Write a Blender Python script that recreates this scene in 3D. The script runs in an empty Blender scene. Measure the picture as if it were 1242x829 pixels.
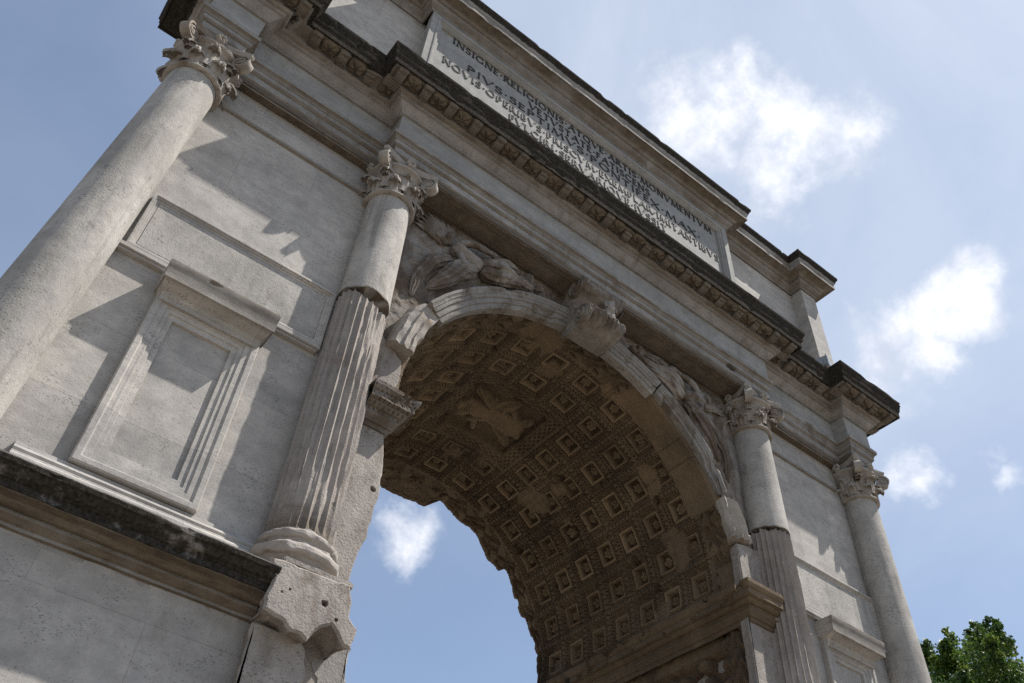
import bpy, bmesh, math, random
import numpy as np
from mathutils import Matrix, Vector

S = bpy.context.scene
COL = S.collection
R_ = math.radians
random.seed(7)
rng = np.random.RandomState(11)

# ------------------------------------------------------------------ camera
FW = Vector((0.38829456, 0.56998296, 0.72411792))
RT = Vector((0.79112209, -0.60915624, 0.05526762))
UP = Vector((-0.47260255, -0.55140557, 0.68745816))
CAM = Vector((-5.7146, -6.5928, -0.5826))
cam = bpy.data.objects.new('camera', bpy.data.cameras.new('camera'))
COL.objects.link(cam)
cam.matrix_world = Matrix(((RT.x, UP.x, -FW.x, CAM.x), (RT.y, UP.y, -FW.y, CAM.y), (RT.z, UP.z, -FW.z, CAM.z), (0, 0, 0, 1)))
cam.data.sensor_width = 36
cam.data.lens = 36 * 1063.95 / 1242
cam.data.clip_start = 0.05
cam.data.clip_end = 3000
S.camera = cam

# ------------------------------------------------------------------ light
SUN_TO = Vector((0.425, -0.268, 0.865)).normalized()
EXPOSURE = 0.60
sun = bpy.data.objects.new('sun', bpy.data.lights.new('sun', 'SUN'))
COL.objects.link(sun)
sun.data.energy = 5.0
sun.data.angle = R_(0.55)
sun.data.color = (1.0, 0.95, 0.88)
sun.rotation_euler = SUN_TO.to_track_quat('Z', 'Y').to_euler()
S.view_settings.view_transform = 'Standard'
S.view_settings.look = 'None'
S.view_settings.exposure = EXPOSURE
S.view_settings.gamma = 1
S.view_settings.use_curve_mapping = False
S.render.engine = 'CYCLES'
S.cycles.max_bounces = 6
S.cycles.diffuse_bounces = 4
S.cycles.use_denoising = False


def pix_dir(u, v):
    d = FW * 1063.95 + RT * (u - 621) - UP * (v - 414.5)
    return d.normalized()


def build_world():
    w = bpy.data.worlds.new('World')
    S.world = w
    w.use_nodes = True
    nt = w.node_tree
    N, L = nt.nodes, nt.links
    N.clear()
    out = N.new('ShaderNodeOutputWorld')
    bg = N.new('ShaderNodeBackground')
    bg.inputs['Strength'].default_value = 0.096
    L.new(bg.outputs[0], out.inputs[0])
    sky = N.new('ShaderNodeTexSky')
    sky.sky_type = 'NISHITA'
    sky.sun_disc = False
    sky.sun_elevation = math.asin(SUN_TO.z)
    sky.sun_rotation = math.atan2(SUN_TO.x, SUN_TO.y)
    sky.air_density = 1.0
    sky.dust_density = 0.4
    sky.ozone_density = 1.5
    tc = N.new('ShaderNodeTexCoord')

    def math_(op, a, b=None, c=None, clamp=False):
        m = N.new('ShaderNodeMath')
        m.operation = op
        m.use_clamp = clamp
        for i, x in enumerate((a, b, c)):
            if x is None:
                continue
            if isinstance(x, (int, float)):
                m.inputs[i].default_value = x
            else:
                L.new(x, m.inputs[i])
        return m.outputs[0]

    def noise(scale, detail, rough=0.55, dist=0.0, vec=None):
        n = N.new('ShaderNodeTexNoise')
        n.inputs['Scale'].default_value = scale
        n.inputs['Detail'].default_value = detail
        n.inputs['Roughness'].default_value = rough
        n.inputs['Distortion'].default_value = dist
        L.new(vec if vec else tc.outputs['Generated'], n.inputs['Vector'])
        return n
    # warp the direction a little so the cloud outlines are ragged
    nw = noise(7.0, 6, 0.6)
    sub = N.new('ShaderNodeVectorMath'); sub.operation = 'SUBTRACT'
    L.new(nw.outputs['Color'], sub.inputs[0]); sub.inputs[1].default_value = (0.5, 0.5, 0.5)
    sc = N.new('ShaderNodeVectorMath'); sc.operation = 'SCALE'
    L.new(sub.outputs[0], sc.inputs[0]); sc.inputs['Scale'].default_value = 0.13
    ad = N.new('ShaderNodeVectorMath'); ad.operation = 'ADD'
    L.new(tc.outputs['Generated'], ad.inputs[0]); L.new(sc.outputs[0], ad.inputs[1])
    clouds = [(828, 135, 55, 1), (885, 128, 58, 1), (940, 135, 55, 1), (985, 165, 55, 1), (1030, 165, 42, .9), (930, 205, 55, .95), (955, 245, 40, .6), (865, 170, 50, .9), (910, 100, 40, .9),
              (1085, 400, 48, 1), (1130, 385, 50, 1), (1175, 375, 50, .95), (1095, 440, 45, 1), (1140, 420, 45, 1), (1200, 350, 40, .5), (1110, 475, 35, .7),
              (1136, 576, 34, .85), (1160, 598, 24, .7), (1212, 548, 26, .72), (1236, 578, 26, .8), (1180, 568, 18, .3),
              (482, 632, 42, .82), (512, 622, 28, .7), (452, 648, 30, .62), (700, 160, 60, .25), (780, 180, 55, .45)]
    acc = None
    for (u, v, r, a) in clouds:
        d = pix_dir(u, v)
        vm = N.new('ShaderNodeVectorMath'); vm.operation = 'DISTANCE'
        L.new(ad.outputs[0], vm.inputs[0]); vm.inputs[1].default_value = d
        # solid-angle radius at this place in the sky
        k = (pix_dir(u + 1, v) - d).length
        rr = r * k * 2.1
        mr = N.new('ShaderNodeMapRange'); mr.interpolation_type = 'SMOOTHSTEP'
        L.new(vm.outputs['Value'], mr.inputs['Value'])
        mr.inputs['From Min'].default_value = 0
        mr.inputs['From Max'].default_value = rr
        mr.inputs['To Min'].default_value = a
        mr.inputs['To Max'].default_value = 0
        acc = mr.outputs[0] if acc is None else math_('MAXIMUM', acc, mr.outputs[0])
    n1 = noise(13.0, 14, 0.66, 0.15)
    dens = math_('ADD', acc, math_('MULTIPLY', math_('SUBTRACT', n1.outputs['Fac'], 0.5), 1.35))
    cl = N.new('ShaderNodeMapRange'); cl.interpolation_type = 'SMOOTHSTEP'
    L.new(dens, cl.inputs['Value'])
    cl.inputs['From Min'].default_value = 0.30
    cl.inputs['From Max'].default_value = 1.12
    cfac = math_('MULTIPLY', cl.outputs[0], math_('GREATER_THAN', acc, 0.001))
    cfac = math_('MULTIPLY', cl.outputs[0], math_('MULTIPLY', acc, 4.0, clamp=True))
    # thin high veil, thicker towards the sun side of the sky
    n2 = noise(2.6, 8, 0.6, 0.5)
    sd = N.new('ShaderNodeVectorMath'); sd.operation = 'DOT_PRODUCT'
    L.new(tc.outputs['Generated'], sd.inputs[0]); sd.inputs[1].default_value = pix_dir(980, 20)
    side = N.new('ShaderNodeMapRange')
    L.new(sd.outputs['Value'], side.inputs['Value'])
    side.interpolation_type = 'SMOOTHSTEP'
    side.inputs['From Min'].default_value = 0.74
    side.inputs['From Max'].default_value = 0.97
    side.inputs['To Min'].default_value = 0.20
    side.inputs['To Max'].default_value = 0.72
    veil = math_('MULTIPLY', side.outputs[0], math_('ADD', math_('MULTIPLY', n2.outputs['Fac'], 1.3), 0.35), clamp=True)
    m1 = N.new('ShaderNodeMixRGB'); m1.blend_type = 'MIX'
    L.new(veil, m1.inputs[0]); L.new(sky.outputs[0], m1.inputs[1]); m1.inputs[2].default_value = (5.0, 5.6, 6.6, 1)
    # cloud colour with soft inner shading
    n3 = noise(15.0, 9, 0.65)
    n3c = N.new('ShaderNodeMapRange'); L.new(n3.outputs['Fac'], n3c.inputs['Value']); n3c.inputs['From Min'].default_value = 0.34; n3c.inputs['From Max'].default_value = 0.60
    cr = N.new('ShaderNodeMixRGB')
    L.new(n3c.outputs[0], cr.inputs[0]); cr.inputs[1].default_value = (4.9, 5.3, 6.2, 1); cr.inputs[2].default_value = (8.3, 8.35, 8.6, 1)
    m2 = N.new('ShaderNodeMixRGB')
    L.new(cfac, m2.inputs[0]); L.new(m1.outputs[0], m2.inputs[1]); L.new(cr.outputs[0], m2.inputs[2])
    L.new(m2.outputs[0], bg.inputs['Color'])


build_world()


# ------------------------------------------------------------------ noise
def _hash(ix, iy, iz, seed):
    h = (ix * 374761393 + iy * 668265263 + iz * 1274126177 + seed * 974634777) & 0xFFFFFFFF
    h = ((h ^ (h >> 13)) * 1103515245) & 0xFFFFFFFF
    h = (h ^ (h >> 16)) & 0xFFFF
    return h / 65535.0


def vn(P, scale, seed=0):
    P = np.asarray(P, float) * scale
    i = np.floor(P).astype(np.int64)
    f = P - i
    f = f * f * (3 - 2 * f)
    r = 0
    for a in (0, 1):
        for b in (0, 1):
            for c in (0, 1):
                w = (f[:, 0] if a else 1 - f[:, 0]) * (f[:, 1] if b else 1 - f[:, 1]) * (f[:, 2] if c else 1 - f[:, 2])
                r = r + w * _hash(i[:, 0] + a, i[:, 1] + b, i[:, 2] + c, seed)
    return r


def fbm(P, scale, oct=4, seed=0):
    s, a, t = 0, 1.0, 0
    for o in range(oct):
        s = s + a * vn(P, scale * 2 ** o, seed + o * 17)
        t += a
        a *= 0.5
    return s / t


# ------------------------------------------------------------------ materials
def stone(name, c1, c2, stain=(0.2, 0.13, 0.07), stain_amt=0.3, stain_scale=1.6, pits=0.5, bump=0.5, crustc=(0.022, 0.0195, 0.0165), streak=3.0, joints=False, fine=1.0, drips=0.0):
    m = bpy.data.materials.new(name)
    m.use_nodes = True
    nt = m.node_tree
    N, L = nt.nodes, nt.links
    N.clear()
    out = N.new('ShaderNodeOutputMaterial')
    bs = N.new('ShaderNodeBsdfPrincipled')
    L.new(bs.outputs[0], out.inputs[0])
    bs.inputs['Roughness'].default_value = 0.88
    bs.inputs['Specular IOR Level'].default_value = 0.25
    tc = N.new('ShaderNodeTexCoord')
    oi = N.new('ShaderNodeObjectInfo')
    off = N.new('ShaderNodeVectorMath'); off.operation = 'SCALE'
    off.inputs[0].default_value = (13.1, 7.7, 3.3)
    L.new(oi.outputs['Random'], off.inputs['Scale'])
    vec0 = N.new('ShaderNodeVectorMath'); vec0.operation = 'ADD'
    L.new(tc.outputs['Object'], vec0.inputs[0]); L.new(off.outputs[0], vec0.inputs[1])
    V = vec0.outputs[0]

    def mp(s):
        n = N.new('ShaderNodeMapping')
        n.inputs['Scale'].default_value = s
        L.new(V, n.inputs['Vector'])
        return n.outputs[0]

    def noise(scale, detail=6, rough=0.6, vec=None, dist=0):
        n = N.new('ShaderNodeTexNoise')
        n.inputs['Scale'].default_value = scale
        n.inputs['Detail'].default_value = detail
        n.inputs['Roughness'].default_value = rough
        n.inputs['Distortion'].default_value = dist
        L.new(vec or V, n.inputs['Vector'])
        return n.outputs['Fac']

    def mr(x, a, b, c=0.0, d=1.0, smooth=True):
        n = N.new('ShaderNodeMapRange')
        n.interpolation_type = 'SMOOTHSTEP' if smooth else 'LINEAR'
        L.new(x, n.inputs['Value'])
        for k, v in zip(('From Min', 'From Max', 'To Min', 'To Max'), (a, b, c, d)):
            n.inputs[k].default_value = v
        return n.outputs[0]

    def mth(op, a, b):
        n = N.new('ShaderNodeMath'); n.operation = op
        for i, x in enumerate((a, b)):
            if isinstance(x, (int, float)):
                n.inputs[i].default_value = x
            else:
                L.new(x, n.inputs[i])
        return n.outputs[0]

    def mix(f, a, b, mode='MIX'):
        n = N.new('ShaderNodeMixRGB'); n.blend_type = mode
        if isinstance(f, (int, float)):
            n.inputs[0].default_value = f
        else:
            L.new(f, n.inputs[0])
        for i, x in ((1, a), (2, b)):
            if isinstance(x, tuple):
                n.inputs[i].default_value = (*x, 1)
            else:
                L.new(x, n.inputs[i])
        return n.outputs[0]
    big = noise(0.9, 5, 0.6, dist=0.4)
    col = mix(mr(big, 0.35, 0.65), c1, c2)
    # horizontal bedding
    bed = noise(2.2, 7, 0.65, vec=mp((1, 1, streak)), dist=0.3)
    col = mix(mr(bed, 0.3, 0.75, 0.0, 0.55), col, tuple(x * 0.72 for x in c2))
    med = noise(7.0 * fine, 7, 0.7)
    col = mix(1.0, col, mix(mr(med, 0.25, 0.75), (0.84, 0.84, 0.85), (1.08, 1.075, 1.06)), 'MULTIPLY')
    # stains
    st = noise(stain_scale, 7, 0.68, vec=mp((1, 1, 0.7)), dist=0.6)
    sf = mr(st, 0.66 - 0.35 * stain_amt, 0.86 - 0.35 * stain_amt, 0, min(1.0, 0.35 + stain_amt))
    col = mix(sf, col, stain)
    if drips > 0:
        dr = noise(5.5, 5, 0.6, vec=mp((1, 1, 0.09)))
        col = mix(mr(dr, 0.55, 0.72, 0, drips), col, tuple(x * 0.35 for x in c2))
    # pits
    vo = N.new('ShaderNodeTexVoronoi')
    vo.feature = 'F1'
    vo.inputs['Scale'].default_value = 30 * fine
    vo.inputs['Randomness'].default_value = 1.0
    L.new(mp((0.8, 0.8, 2.2)), vo.inputs['Vector'])
    pm = noise(3.0, 5, 0.7)
    pthr = mr(pm, 0.40, 0.66, 0.0, 0.36, False)
    pf = mth('LESS_THAN', vo.outputs['Distance'], pthr)
    pf = mth('MULTIPLY', pf, pits * 0.75)
    col = mix(pf, col, tuple(x * 0.30 for x in c2))
    fk = noise(46 * fine, 3, 0.5, vec=mp((0.7, 0.7, 1.6)))
    col = mix(mr(fk, 0.62, 0.70, 0, pits * 0.8), col, tuple(x * 0.42 for x in c2))
    if joints:
        br = N.new('ShaderNodeTexBrick')
        cs = N.new('ShaderNodeSeparateXYZ'); L.new(tc.outputs['Object'], cs.inputs[0])
        cc = N.new('ShaderNodeCombineXYZ'); L.new(cs.outputs[0], cc.inputs[0]); L.new(cs.outputs[2], cc.inputs[1])
        L.new(cc.outputs[0], br.inputs['Vector'])
        br.inputs['Scale'].default_value = 1.0
        br.inputs['Brick Width'].default_value = 1.75
        br.inputs['Row Height'].default_value = 0.83
        br.inputs['Mortar Size'].default_value = 0.0035
        br.inputs['Mortar Smooth'].default_value = 0.4
        br.inputs['Color1'].default_value = (0.90, 0.90, 0.91, 1)
        br.inputs['Color2'].default_value = (1.09, 1.08, 1.06, 1)
        br.inputs['Mortar'].default_value = (0.72, 0.70, 0.68, 1)
        col = mix(1.0, col, br.outputs['Color'], 'MULTIPLY')
    at = N.new('ShaderNodeAttribute'); at.attribute_name = 'crust'
    cn = noise(9.0, 8, 0.75)
    cf = mr(mth('ADD', at.outputs['Fac'], mth('MULTIPLY', mth('SUBTRACT', cn, 0.5), 0.7)), 0.40, 0.60)
    sm_ = N.new('ShaderNodeMath'); sm_.operation = 'MULTIPLY_ADD'; L.new(cf, sm_.inputs[0]); sm_.inputs[1].default_value = -0.17; sm_.inputs[2].default_value = 0.18
    L.new(sm_.outputs[0], bs.inputs['Specular IOR Level'])
    cmix = mix(mr(noise(30, 4), 0.3, 0.7), crustc, tuple(x * 2.4 for x in crustc))
    col = mix(cf, col, cmix)
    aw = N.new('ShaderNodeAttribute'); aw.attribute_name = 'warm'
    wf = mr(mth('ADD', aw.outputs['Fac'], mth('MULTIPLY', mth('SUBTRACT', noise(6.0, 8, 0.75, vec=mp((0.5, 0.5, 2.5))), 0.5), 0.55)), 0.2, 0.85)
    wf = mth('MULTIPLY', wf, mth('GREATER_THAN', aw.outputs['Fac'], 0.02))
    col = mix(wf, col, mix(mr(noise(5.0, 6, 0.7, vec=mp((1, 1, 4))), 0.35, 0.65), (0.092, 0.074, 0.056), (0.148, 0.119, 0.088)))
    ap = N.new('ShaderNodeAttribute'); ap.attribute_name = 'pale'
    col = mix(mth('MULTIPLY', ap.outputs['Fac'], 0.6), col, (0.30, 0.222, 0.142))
    L.new(col, bs.inputs['Base Color'])
    # bump
    h1 = noise(14 * fine, 9, 0.72)
    h2 = noise(60 * fine, 4, 0.6)
    h = mth('ADD', mth('MULTIPLY', h1, 0.45), mth('MULTIPLY', h2, 0.40))
    h = mth('SUBTRACT', h, mth('MULTIPLY', pf, 0.5))
    h = mth('ADD', h, mth('MULTIPLY', bed, 0.5))
    bp_ = N.new('ShaderNodeBump')
    bp_.inputs['Strength'].default_value = bump
    bp_.inputs['Distance'].default_value = 0.03
    L.new(h, bp_.inputs['Height'])
    L.new(bp_.outputs[0], bs.inputs['Normal'])
    return m


M = {}
M['trav'] = stone('travertine', (0.440, 0.418, 0.388), (0.345, 0.328, 0.306), stain=(0.225, 0.208, 0.184), stain_amt=0.25, pits=0.75, bump=0.22, joints=True)
M['travcol'] = stone('travertine_shaft', (0.455, 0.430, 0.395), (0.315, 0.298, 0.273), stain=(0.141, 0.122, 0.104), stain_amt=0.35, pits=1.0, bump=0.4, streak=0.3, drips=0.45)
M['marble'] = stone('weathered_marble', (0.385, 0.358, 0.322), (0.290, 0.262, 0.230), stain=(0.164, 0.111, 0.070), stain_amt=0.5, pits=0.35, bump=0.6, streak=0.6)
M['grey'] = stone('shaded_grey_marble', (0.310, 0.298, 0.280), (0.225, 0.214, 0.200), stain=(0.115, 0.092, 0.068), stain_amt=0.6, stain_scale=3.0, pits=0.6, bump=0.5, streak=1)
M['flute'] = stone('fluted_marble', (0.400, 0.365, 0.330), (0.315, 0.280, 0.250), stain=(0.197, 0.139, 0.098), stain_amt=0.3, pits=0.25, bump=0.6, streak=0.5)
M['entab'] = stone('entablature_marble', (0.340, 0.323, 0.302), (0.250, 0.236, 0.217), stain=(0.130, 0.106, 0.082), stain_amt=0.45, stain_scale=2.2, pits=0.45, bump=0.6, streak=2.5, fine=1.1, drips=0.35)
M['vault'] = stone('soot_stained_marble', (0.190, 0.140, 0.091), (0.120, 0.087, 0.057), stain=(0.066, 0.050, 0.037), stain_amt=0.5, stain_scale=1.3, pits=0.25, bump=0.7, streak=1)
M['relief'] = stone('relief_marble', (0.335, 0.310, 0.284), (0.230, 0.208, 0.184), stain=(0.107, 0.082, 0.061), stain_amt=0.7, pits=0.3, bump=0.7, streak=1, drips=0.25)
M['rough'] = stone('rough_marble', (0.375, 0.342, 0.308), (0.290, 0.260, 0.232), stain=(0.150, 0.118, 0.090), stain_amt=0.5, stain_scale=3.0, pits=0.8, bump=0.75, streak=0.4, drips=0.3, fine=0.8)
M['tablet'] = stone('inscription_marble', (0.340, 0.334, 0.320), (0.285, 0.280, 0.267), stain=(0.163, 0.148, 0.126), stain_amt=0.25, pits=0.2, bump=0.2, drips=0.2)


def plain(name, c, rough=0.6, metal=0.0, nscale=20, var=0.25):
    m = bpy.data.materials.new(name)
    m.use_nodes = True
    nt = m.node_tree
    bs = nt.nodes['Principled BSDF']
    bs.inputs['Roughness'].default_value = rough
    bs.inputs['Metallic'].default_value = metal
    tc = nt.nodes.new('ShaderNodeTexCoord')
    n = nt.nodes.new('ShaderNodeTexNoise')
    n.inputs['Scale'].default_value = nscale
    n.inputs['Detail'].default_value = 6
    nt.links.new(tc.outputs['Object'], n.inputs['Vector'])
    mx = nt.nodes.new('ShaderNodeMixRGB')
    nt.links.new(n.outputs['Fac'], mx.inputs[0])
    mx.inputs[1].default_value = (*[x * (1 - var) for x in c], 1)
    mx.inputs[2].default_value = (*[x * (1 + var) for x in c], 1)
    nt.links.new(mx.outputs[0], bs.inputs['Base Color'])
    return m


M['bronze'] = plain('dark_letter_metal', (0.03, 0.028, 0.025), 0.8, 0.0)
M['lampmetal'] = plain('lamp_metal', (0.30, 0.30, 0.29), 0.45, 0.6)
M['glass'] = plain('lamp_glass', (0.22, 0.23, 0.24), 0.12, 0.0)
M['ground'] = plain('ground_gravel', (0.20, 0.175, 0.145), 0.95, 0, 3.0, 0.3)
M['bark'] = plain('bark', (0.08, 0.06, 0.045), 0.9, 0, 12)


# ------------------------------------------------------------------ mesh tools
def mk(name, V, F, mat, parent=None, angle=38, smooth=True, attrs=None):
    me = bpy.data.meshes.new(name)
    V = np.asarray(V, np.float32)
    me.from_pydata([], [], [])
    if isinstance(F, np.ndarray) and F.ndim == 2:
        n, k = F.shape
        me.vertices.add(len(V))
        me.vertices.foreach_set('co', V.ravel())
        me.loops.add(n * k)
        me.loops.foreach_set('vertex_index', F.astype(np.int32).ravel())
        me.polygons.add(n)
        me.polygons.foreach_set('loop_start', np.arange(0, n * k, k, dtype=np.int32))
        me.polygons.foreach_set('loop_total', np.full(n, k, np.int32))
    else:
        me.from_pydata([tuple(v) for v in V.tolist()], [], [tuple(int(i) for i in f) for f in F])
    me.update(calc_edges=True)
    me.validate()
    if smooth:
        me.polygons.foreach_set('use_smooth', np.ones(len(me.polygons), bool))
        if angle < 180:
            me.set_sharp_from_angle(angle=R_(angle))
    if attrs:
        for k_, a in attrs.items():
            at = me.attributes.new(k_, 'FLOAT', 'POINT')
            at.data.foreach_set('value', np.asarray(a, np.float32))
    me.materials.append(mat)
    o = bpy.data.objects.new(name, me)
    COL.objects.link(o)
    if parent:
        o.parent = parent
    return o


class MB:
    def __init__(s):
        s.V, s.F, s.n = [], [], 0

    def add(s, V, F):
        V = np.asarray(V, float)
        s.V.append(V)
        s.F += [tuple(int(i) + s.n for i in f) for f in F]
        s.n += len(V)

    def box(s, x0, x1, y0, y1, z0, z1, bev=0.012, nseg=None, jit=0.0, seed=0):
        bm = bmesh.new()
        bmesh.ops.create_cube(bm, size=1)
        for v in bm.verts:
            v.co = Vector(((x0 + x1) / 2 + v.co.x * (x1 - x0), (y0 + y1) / 2 + v.co.y * (y1 - y0), (z0 + z1) / 2 + v.co.z * (z1 - z0)))
        if nseg:
            bmesh.ops.subdivide_edges(bm, edges=[e for e in bm.edges if e.calc_length() > nseg * 1.5], cuts=max(1, int(max(x1 - x0, z1 - z0, y1 - y0) / nseg)), use_grid_fill=True)
        if bev:
            es = [e for e in bm.edges if e.is_manifold and e.calc_face_angle(0) > 0.5]
            bmesh.ops.bevel(bm, geom=es, offset=bev, segments=2, affect='EDGES', clamp_overlap=True)
        if jit:
            P = np.array([v.co[:] for v in bm.verts])
            d = np.stack([fbm(P, 6, 3, seed + k) - 0.5 for k in range(3)], 1) * jit
            for v, q in zip(bm.verts, d):
                v.co += Vector(q)
        bm.verts.index_update()
        s.add([v.co[:] for v in bm.verts], [[v.index for v in f.verts] for f in bm.faces])
        bm.free()

    def grid(s, P, close_u=False, close_v=False):
        P = np.asarray(P, float)
        nu, nv = P.shape[:2]
        F = grid_faces(nu, nv, close_u, close_v)
        s.add(P.reshape(-1, 3), F)

    def obj(s, name, mat, parent=None, angle=38, attrs=None, jit=0.0, jscale=6, seed=0):
        V = np.concatenate(s.V)
        if jit:
            V = V + np.stack([fbm(V, jscale, 3, seed + k) - 0.5 for k in range(3)], 1) * jit
        a = attrs(V) if attrs else None
        return mk(name, V, s.F, mat, parent, angle, attrs=a)


def grid_faces(nu, nv, cu=False, cv=False):
    iu = np.arange(nu if cu else nu - 1)
    iv = np.arange(nv if cv else nv - 1)
    A, B = np.meshgrid(iu, iv, indexing='ij')
    A2, B2 = (A + 1) % nu, (B + 1) % nv
    return np.stack([A * nv + B, A2 * nv + B, A2 * nv + B2, A * nv + B2], -1).reshape(-1, 4)


def densify(pts, step, closed=False):
    pts = [np.array(p, float) for p in pts]
    out = []
    n = len(pts)
    for i in range(n if closed else n - 1):
        a, b = pts[i], pts[(i + 1) % n]
        k = max(1, int(round(np.linalg.norm(b - a) / step)))
        for j in range(k):
            out.append(a + (b - a) * j / k)
    if not closed:
        out.append(pts[-1])
    return np.array(out)


def sweep(name, path, prof, mat, parent, step=0.12, pstep=0.05, closed=True, amp=0.006, chip=0.03, seed=0, attrs=None, angle=35, x_cut=None):
    """profile (offset outward, z) carried along a plan path with mitred corners"""
    pts = [np.array(p, float) for p in path]
    n = len(pts)
    # corner normals
    nor = []
    for i in range(n):
        if closed or 0 < i < n - 1:
            a = pts[i] - pts[i - 1]; b = pts[(i + 1) % n] - pts[i]
        elif i == 0:
            a = b = pts[1] - pts[0]
        else:
            a = b = pts[-1] - pts[-2]
        na = np.array([a[1], -a[0]]) / np.linalg.norm(a)
        nb = np.array([b[1], -b[0]]) / np.linalg.norm(b)
        m = na + nb
        m = m / (1 + na @ nb)
        nor.append(m)
    P, Nn = [], []
    for i in range(n if closed else n - 1):
        j = (i + 1) % n
        k = max(1, int(round(np.linalg.norm(pts[j] - pts[i]) / step)))
        for t in np.arange(k) / k:
            P.append(pts[i] * (1 - t) + pts[j] * t)
            Nn.append(nor[i] * (1 - t) + nor[j] * t)
    if not closed:
        P.append(pts[-1]); Nn.append(nor[-1])
    P, Nn = np.array(P), np.array(Nn)
    pr = densify(prof, pstep)
    G = np.zeros((len(P), len(pr), 3))
    G[:, :, :2] = P[:, None, :] + Nn[:, None, :] * pr[None, :, 0, None]
    G[:, :, 2] = pr[None, :, 1]
    V = G.reshape(-1, 3)
    off = np.tile(pr[:, 0], len(P))
    d = np.stack([fbm(V, 5, 3, seed + k) - 0.5 for k in range(3)], 1) * amp * 2
    c = np.clip((fbm(V, 8, 4, seed + 9) - 0.63) / 0.05, 0, 1) * chip
    NN = np.repeat(Nn, len(pr), 0)
    omx = pr[:, 0].max()
    w = np.clip((off / max(omx, 1e-6) - 0.4) / 0.6, 0, 1) if omx > 0.05 else np.ones(len(off))
    V = V + d
    V[:, :2] -= NN * (c * w)[:, None]
    F = grid_faces(len(P), len(pr), closed, False)
    tg = np.gradient(pr, axis=0); tg /= np.linalg.norm(tg, axis=1)[:, None] + 1e-9
    sweep.under = np.tile(np.clip(tg[:, 0], 0, 1), len(P))
    a = attrs(V, off) if attrs else None
    return mk(name, V, F[:, ::-1], mat, parent, angle, attrs=a)


def lathe(prof, n=48, cx=0, cy=0, fn=None, a0=0, a1=2 * math.pi):
    full = abs(a1 - a0 - 2 * math.pi) < 1e-6
    th = np.linspace(a0, a1, n + (0 if full else 1), endpoint=not full)
    pr = np.array(prof, float)
    T, K = np.meshgrid(th, np.arange(len(pr)), indexing='ij')
    r = pr[K, 0]; z = pr[K, 1]
    if fn:
        r, z = fn(T, r, z)
    G = np.stack([cx + r * np.cos(T), cy + r * np.sin(T), z], -1)
    return G, full


ARCH = bpy.data.objects.new('triumphal_arch', None)
COL.objects.link(ARCH)
ARCH.location = (0, 0, 0)
ARCH['label'] = 'weathered white marble triumphal arch with a coffered vault and an inscribed attic'
ARCH['category'] = 'triumphal arch'

GZ = -2.2
RAD, ZS = 2.684, 5.986
YB = 4.42

# ------------------------------------------------------------------ the masonry body (front elevation cut out, carried back)
left_jamb = [(-2.90, 2.0), (-2.80, 2.64), (-2.84, 2.93), (-2.84, 3.1), (-2.84, 3.55), (-2.83, 3.64), (-2.82, 3.80), (-2.76, 4.0), (-2.72, 4.63), (-2.74, 4.85), (-2.785, 5.09), (-2.82, 5.29),
             (-2.79, 5.60), (-2.777, 5.91), (-2.752, 6.14), (-2.771, 6.31), (-2.87, 6.375), (-2.95, 6.42)]


def build_body():
    out = []
    RR = RAD + 0.30
    arc = [(-3.2, GZ), (-3.2, ZS)] + [(RR * math.cos(R_(a)), ZS + RR * math.sin(R_(a))) for a in np.linspace(180, 0, 49)] + [(2.93, GZ)]
    top = [(-5.96, GZ), (-5.96, 9.34)] + [(x, 9.34) for x, z in arc[2:-1]] + [(5.96, 9.34), (5.96, GZ)]
    arc = [(-3.2, GZ)] + arc[1:-1] + [(2.93, ZS), (2.93, GZ)]
    low = [(-5.96, GZ), (-3.2, GZ), (-3.2, ZS), (-5.96, ZS)]
    V, F = [], []

    def prism(poly):
        n = len(poly); k = len(V)
        V.extend([(x, 0.0, z) for x, z in poly] + [(x, YB, z) for x, z in poly])
        F.append(tuple(range(k, k + n))); F.append(tuple(range(k + 2 * n - 1, k + n - 1, -1)))
        for i in range(n):
            F.append((k + (i + 1) % n, k + i, k + n + i, k + n + (i + 1) % n))
    prism(low)
    prism([(2.93, GZ), (5.96, GZ), (5.96, ZS), (2.93, ZS)])
    prism([(-5.96, ZS), (-RR, ZS), (-RR, 9.34), (-5.96, 9.34)])
    prism([(RR, ZS), (5.96, ZS), (5.96, 9.34), (RR, 9.34)])
    aa = [(RR * math.cos(R_(q)), ZS + RR * math.sin(R_(q))) for q in np.linspace(180, 0, 49)]
    for p0, p1 in zip(aa[:-1], aa[1:]):
        prism([p0, p1, (p1[0], 9.34), (p0[0], 9.34)])
    o = mk('wall', V, F, M['trav'], ARCH, smooth=False)
    return o


build_body()


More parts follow.
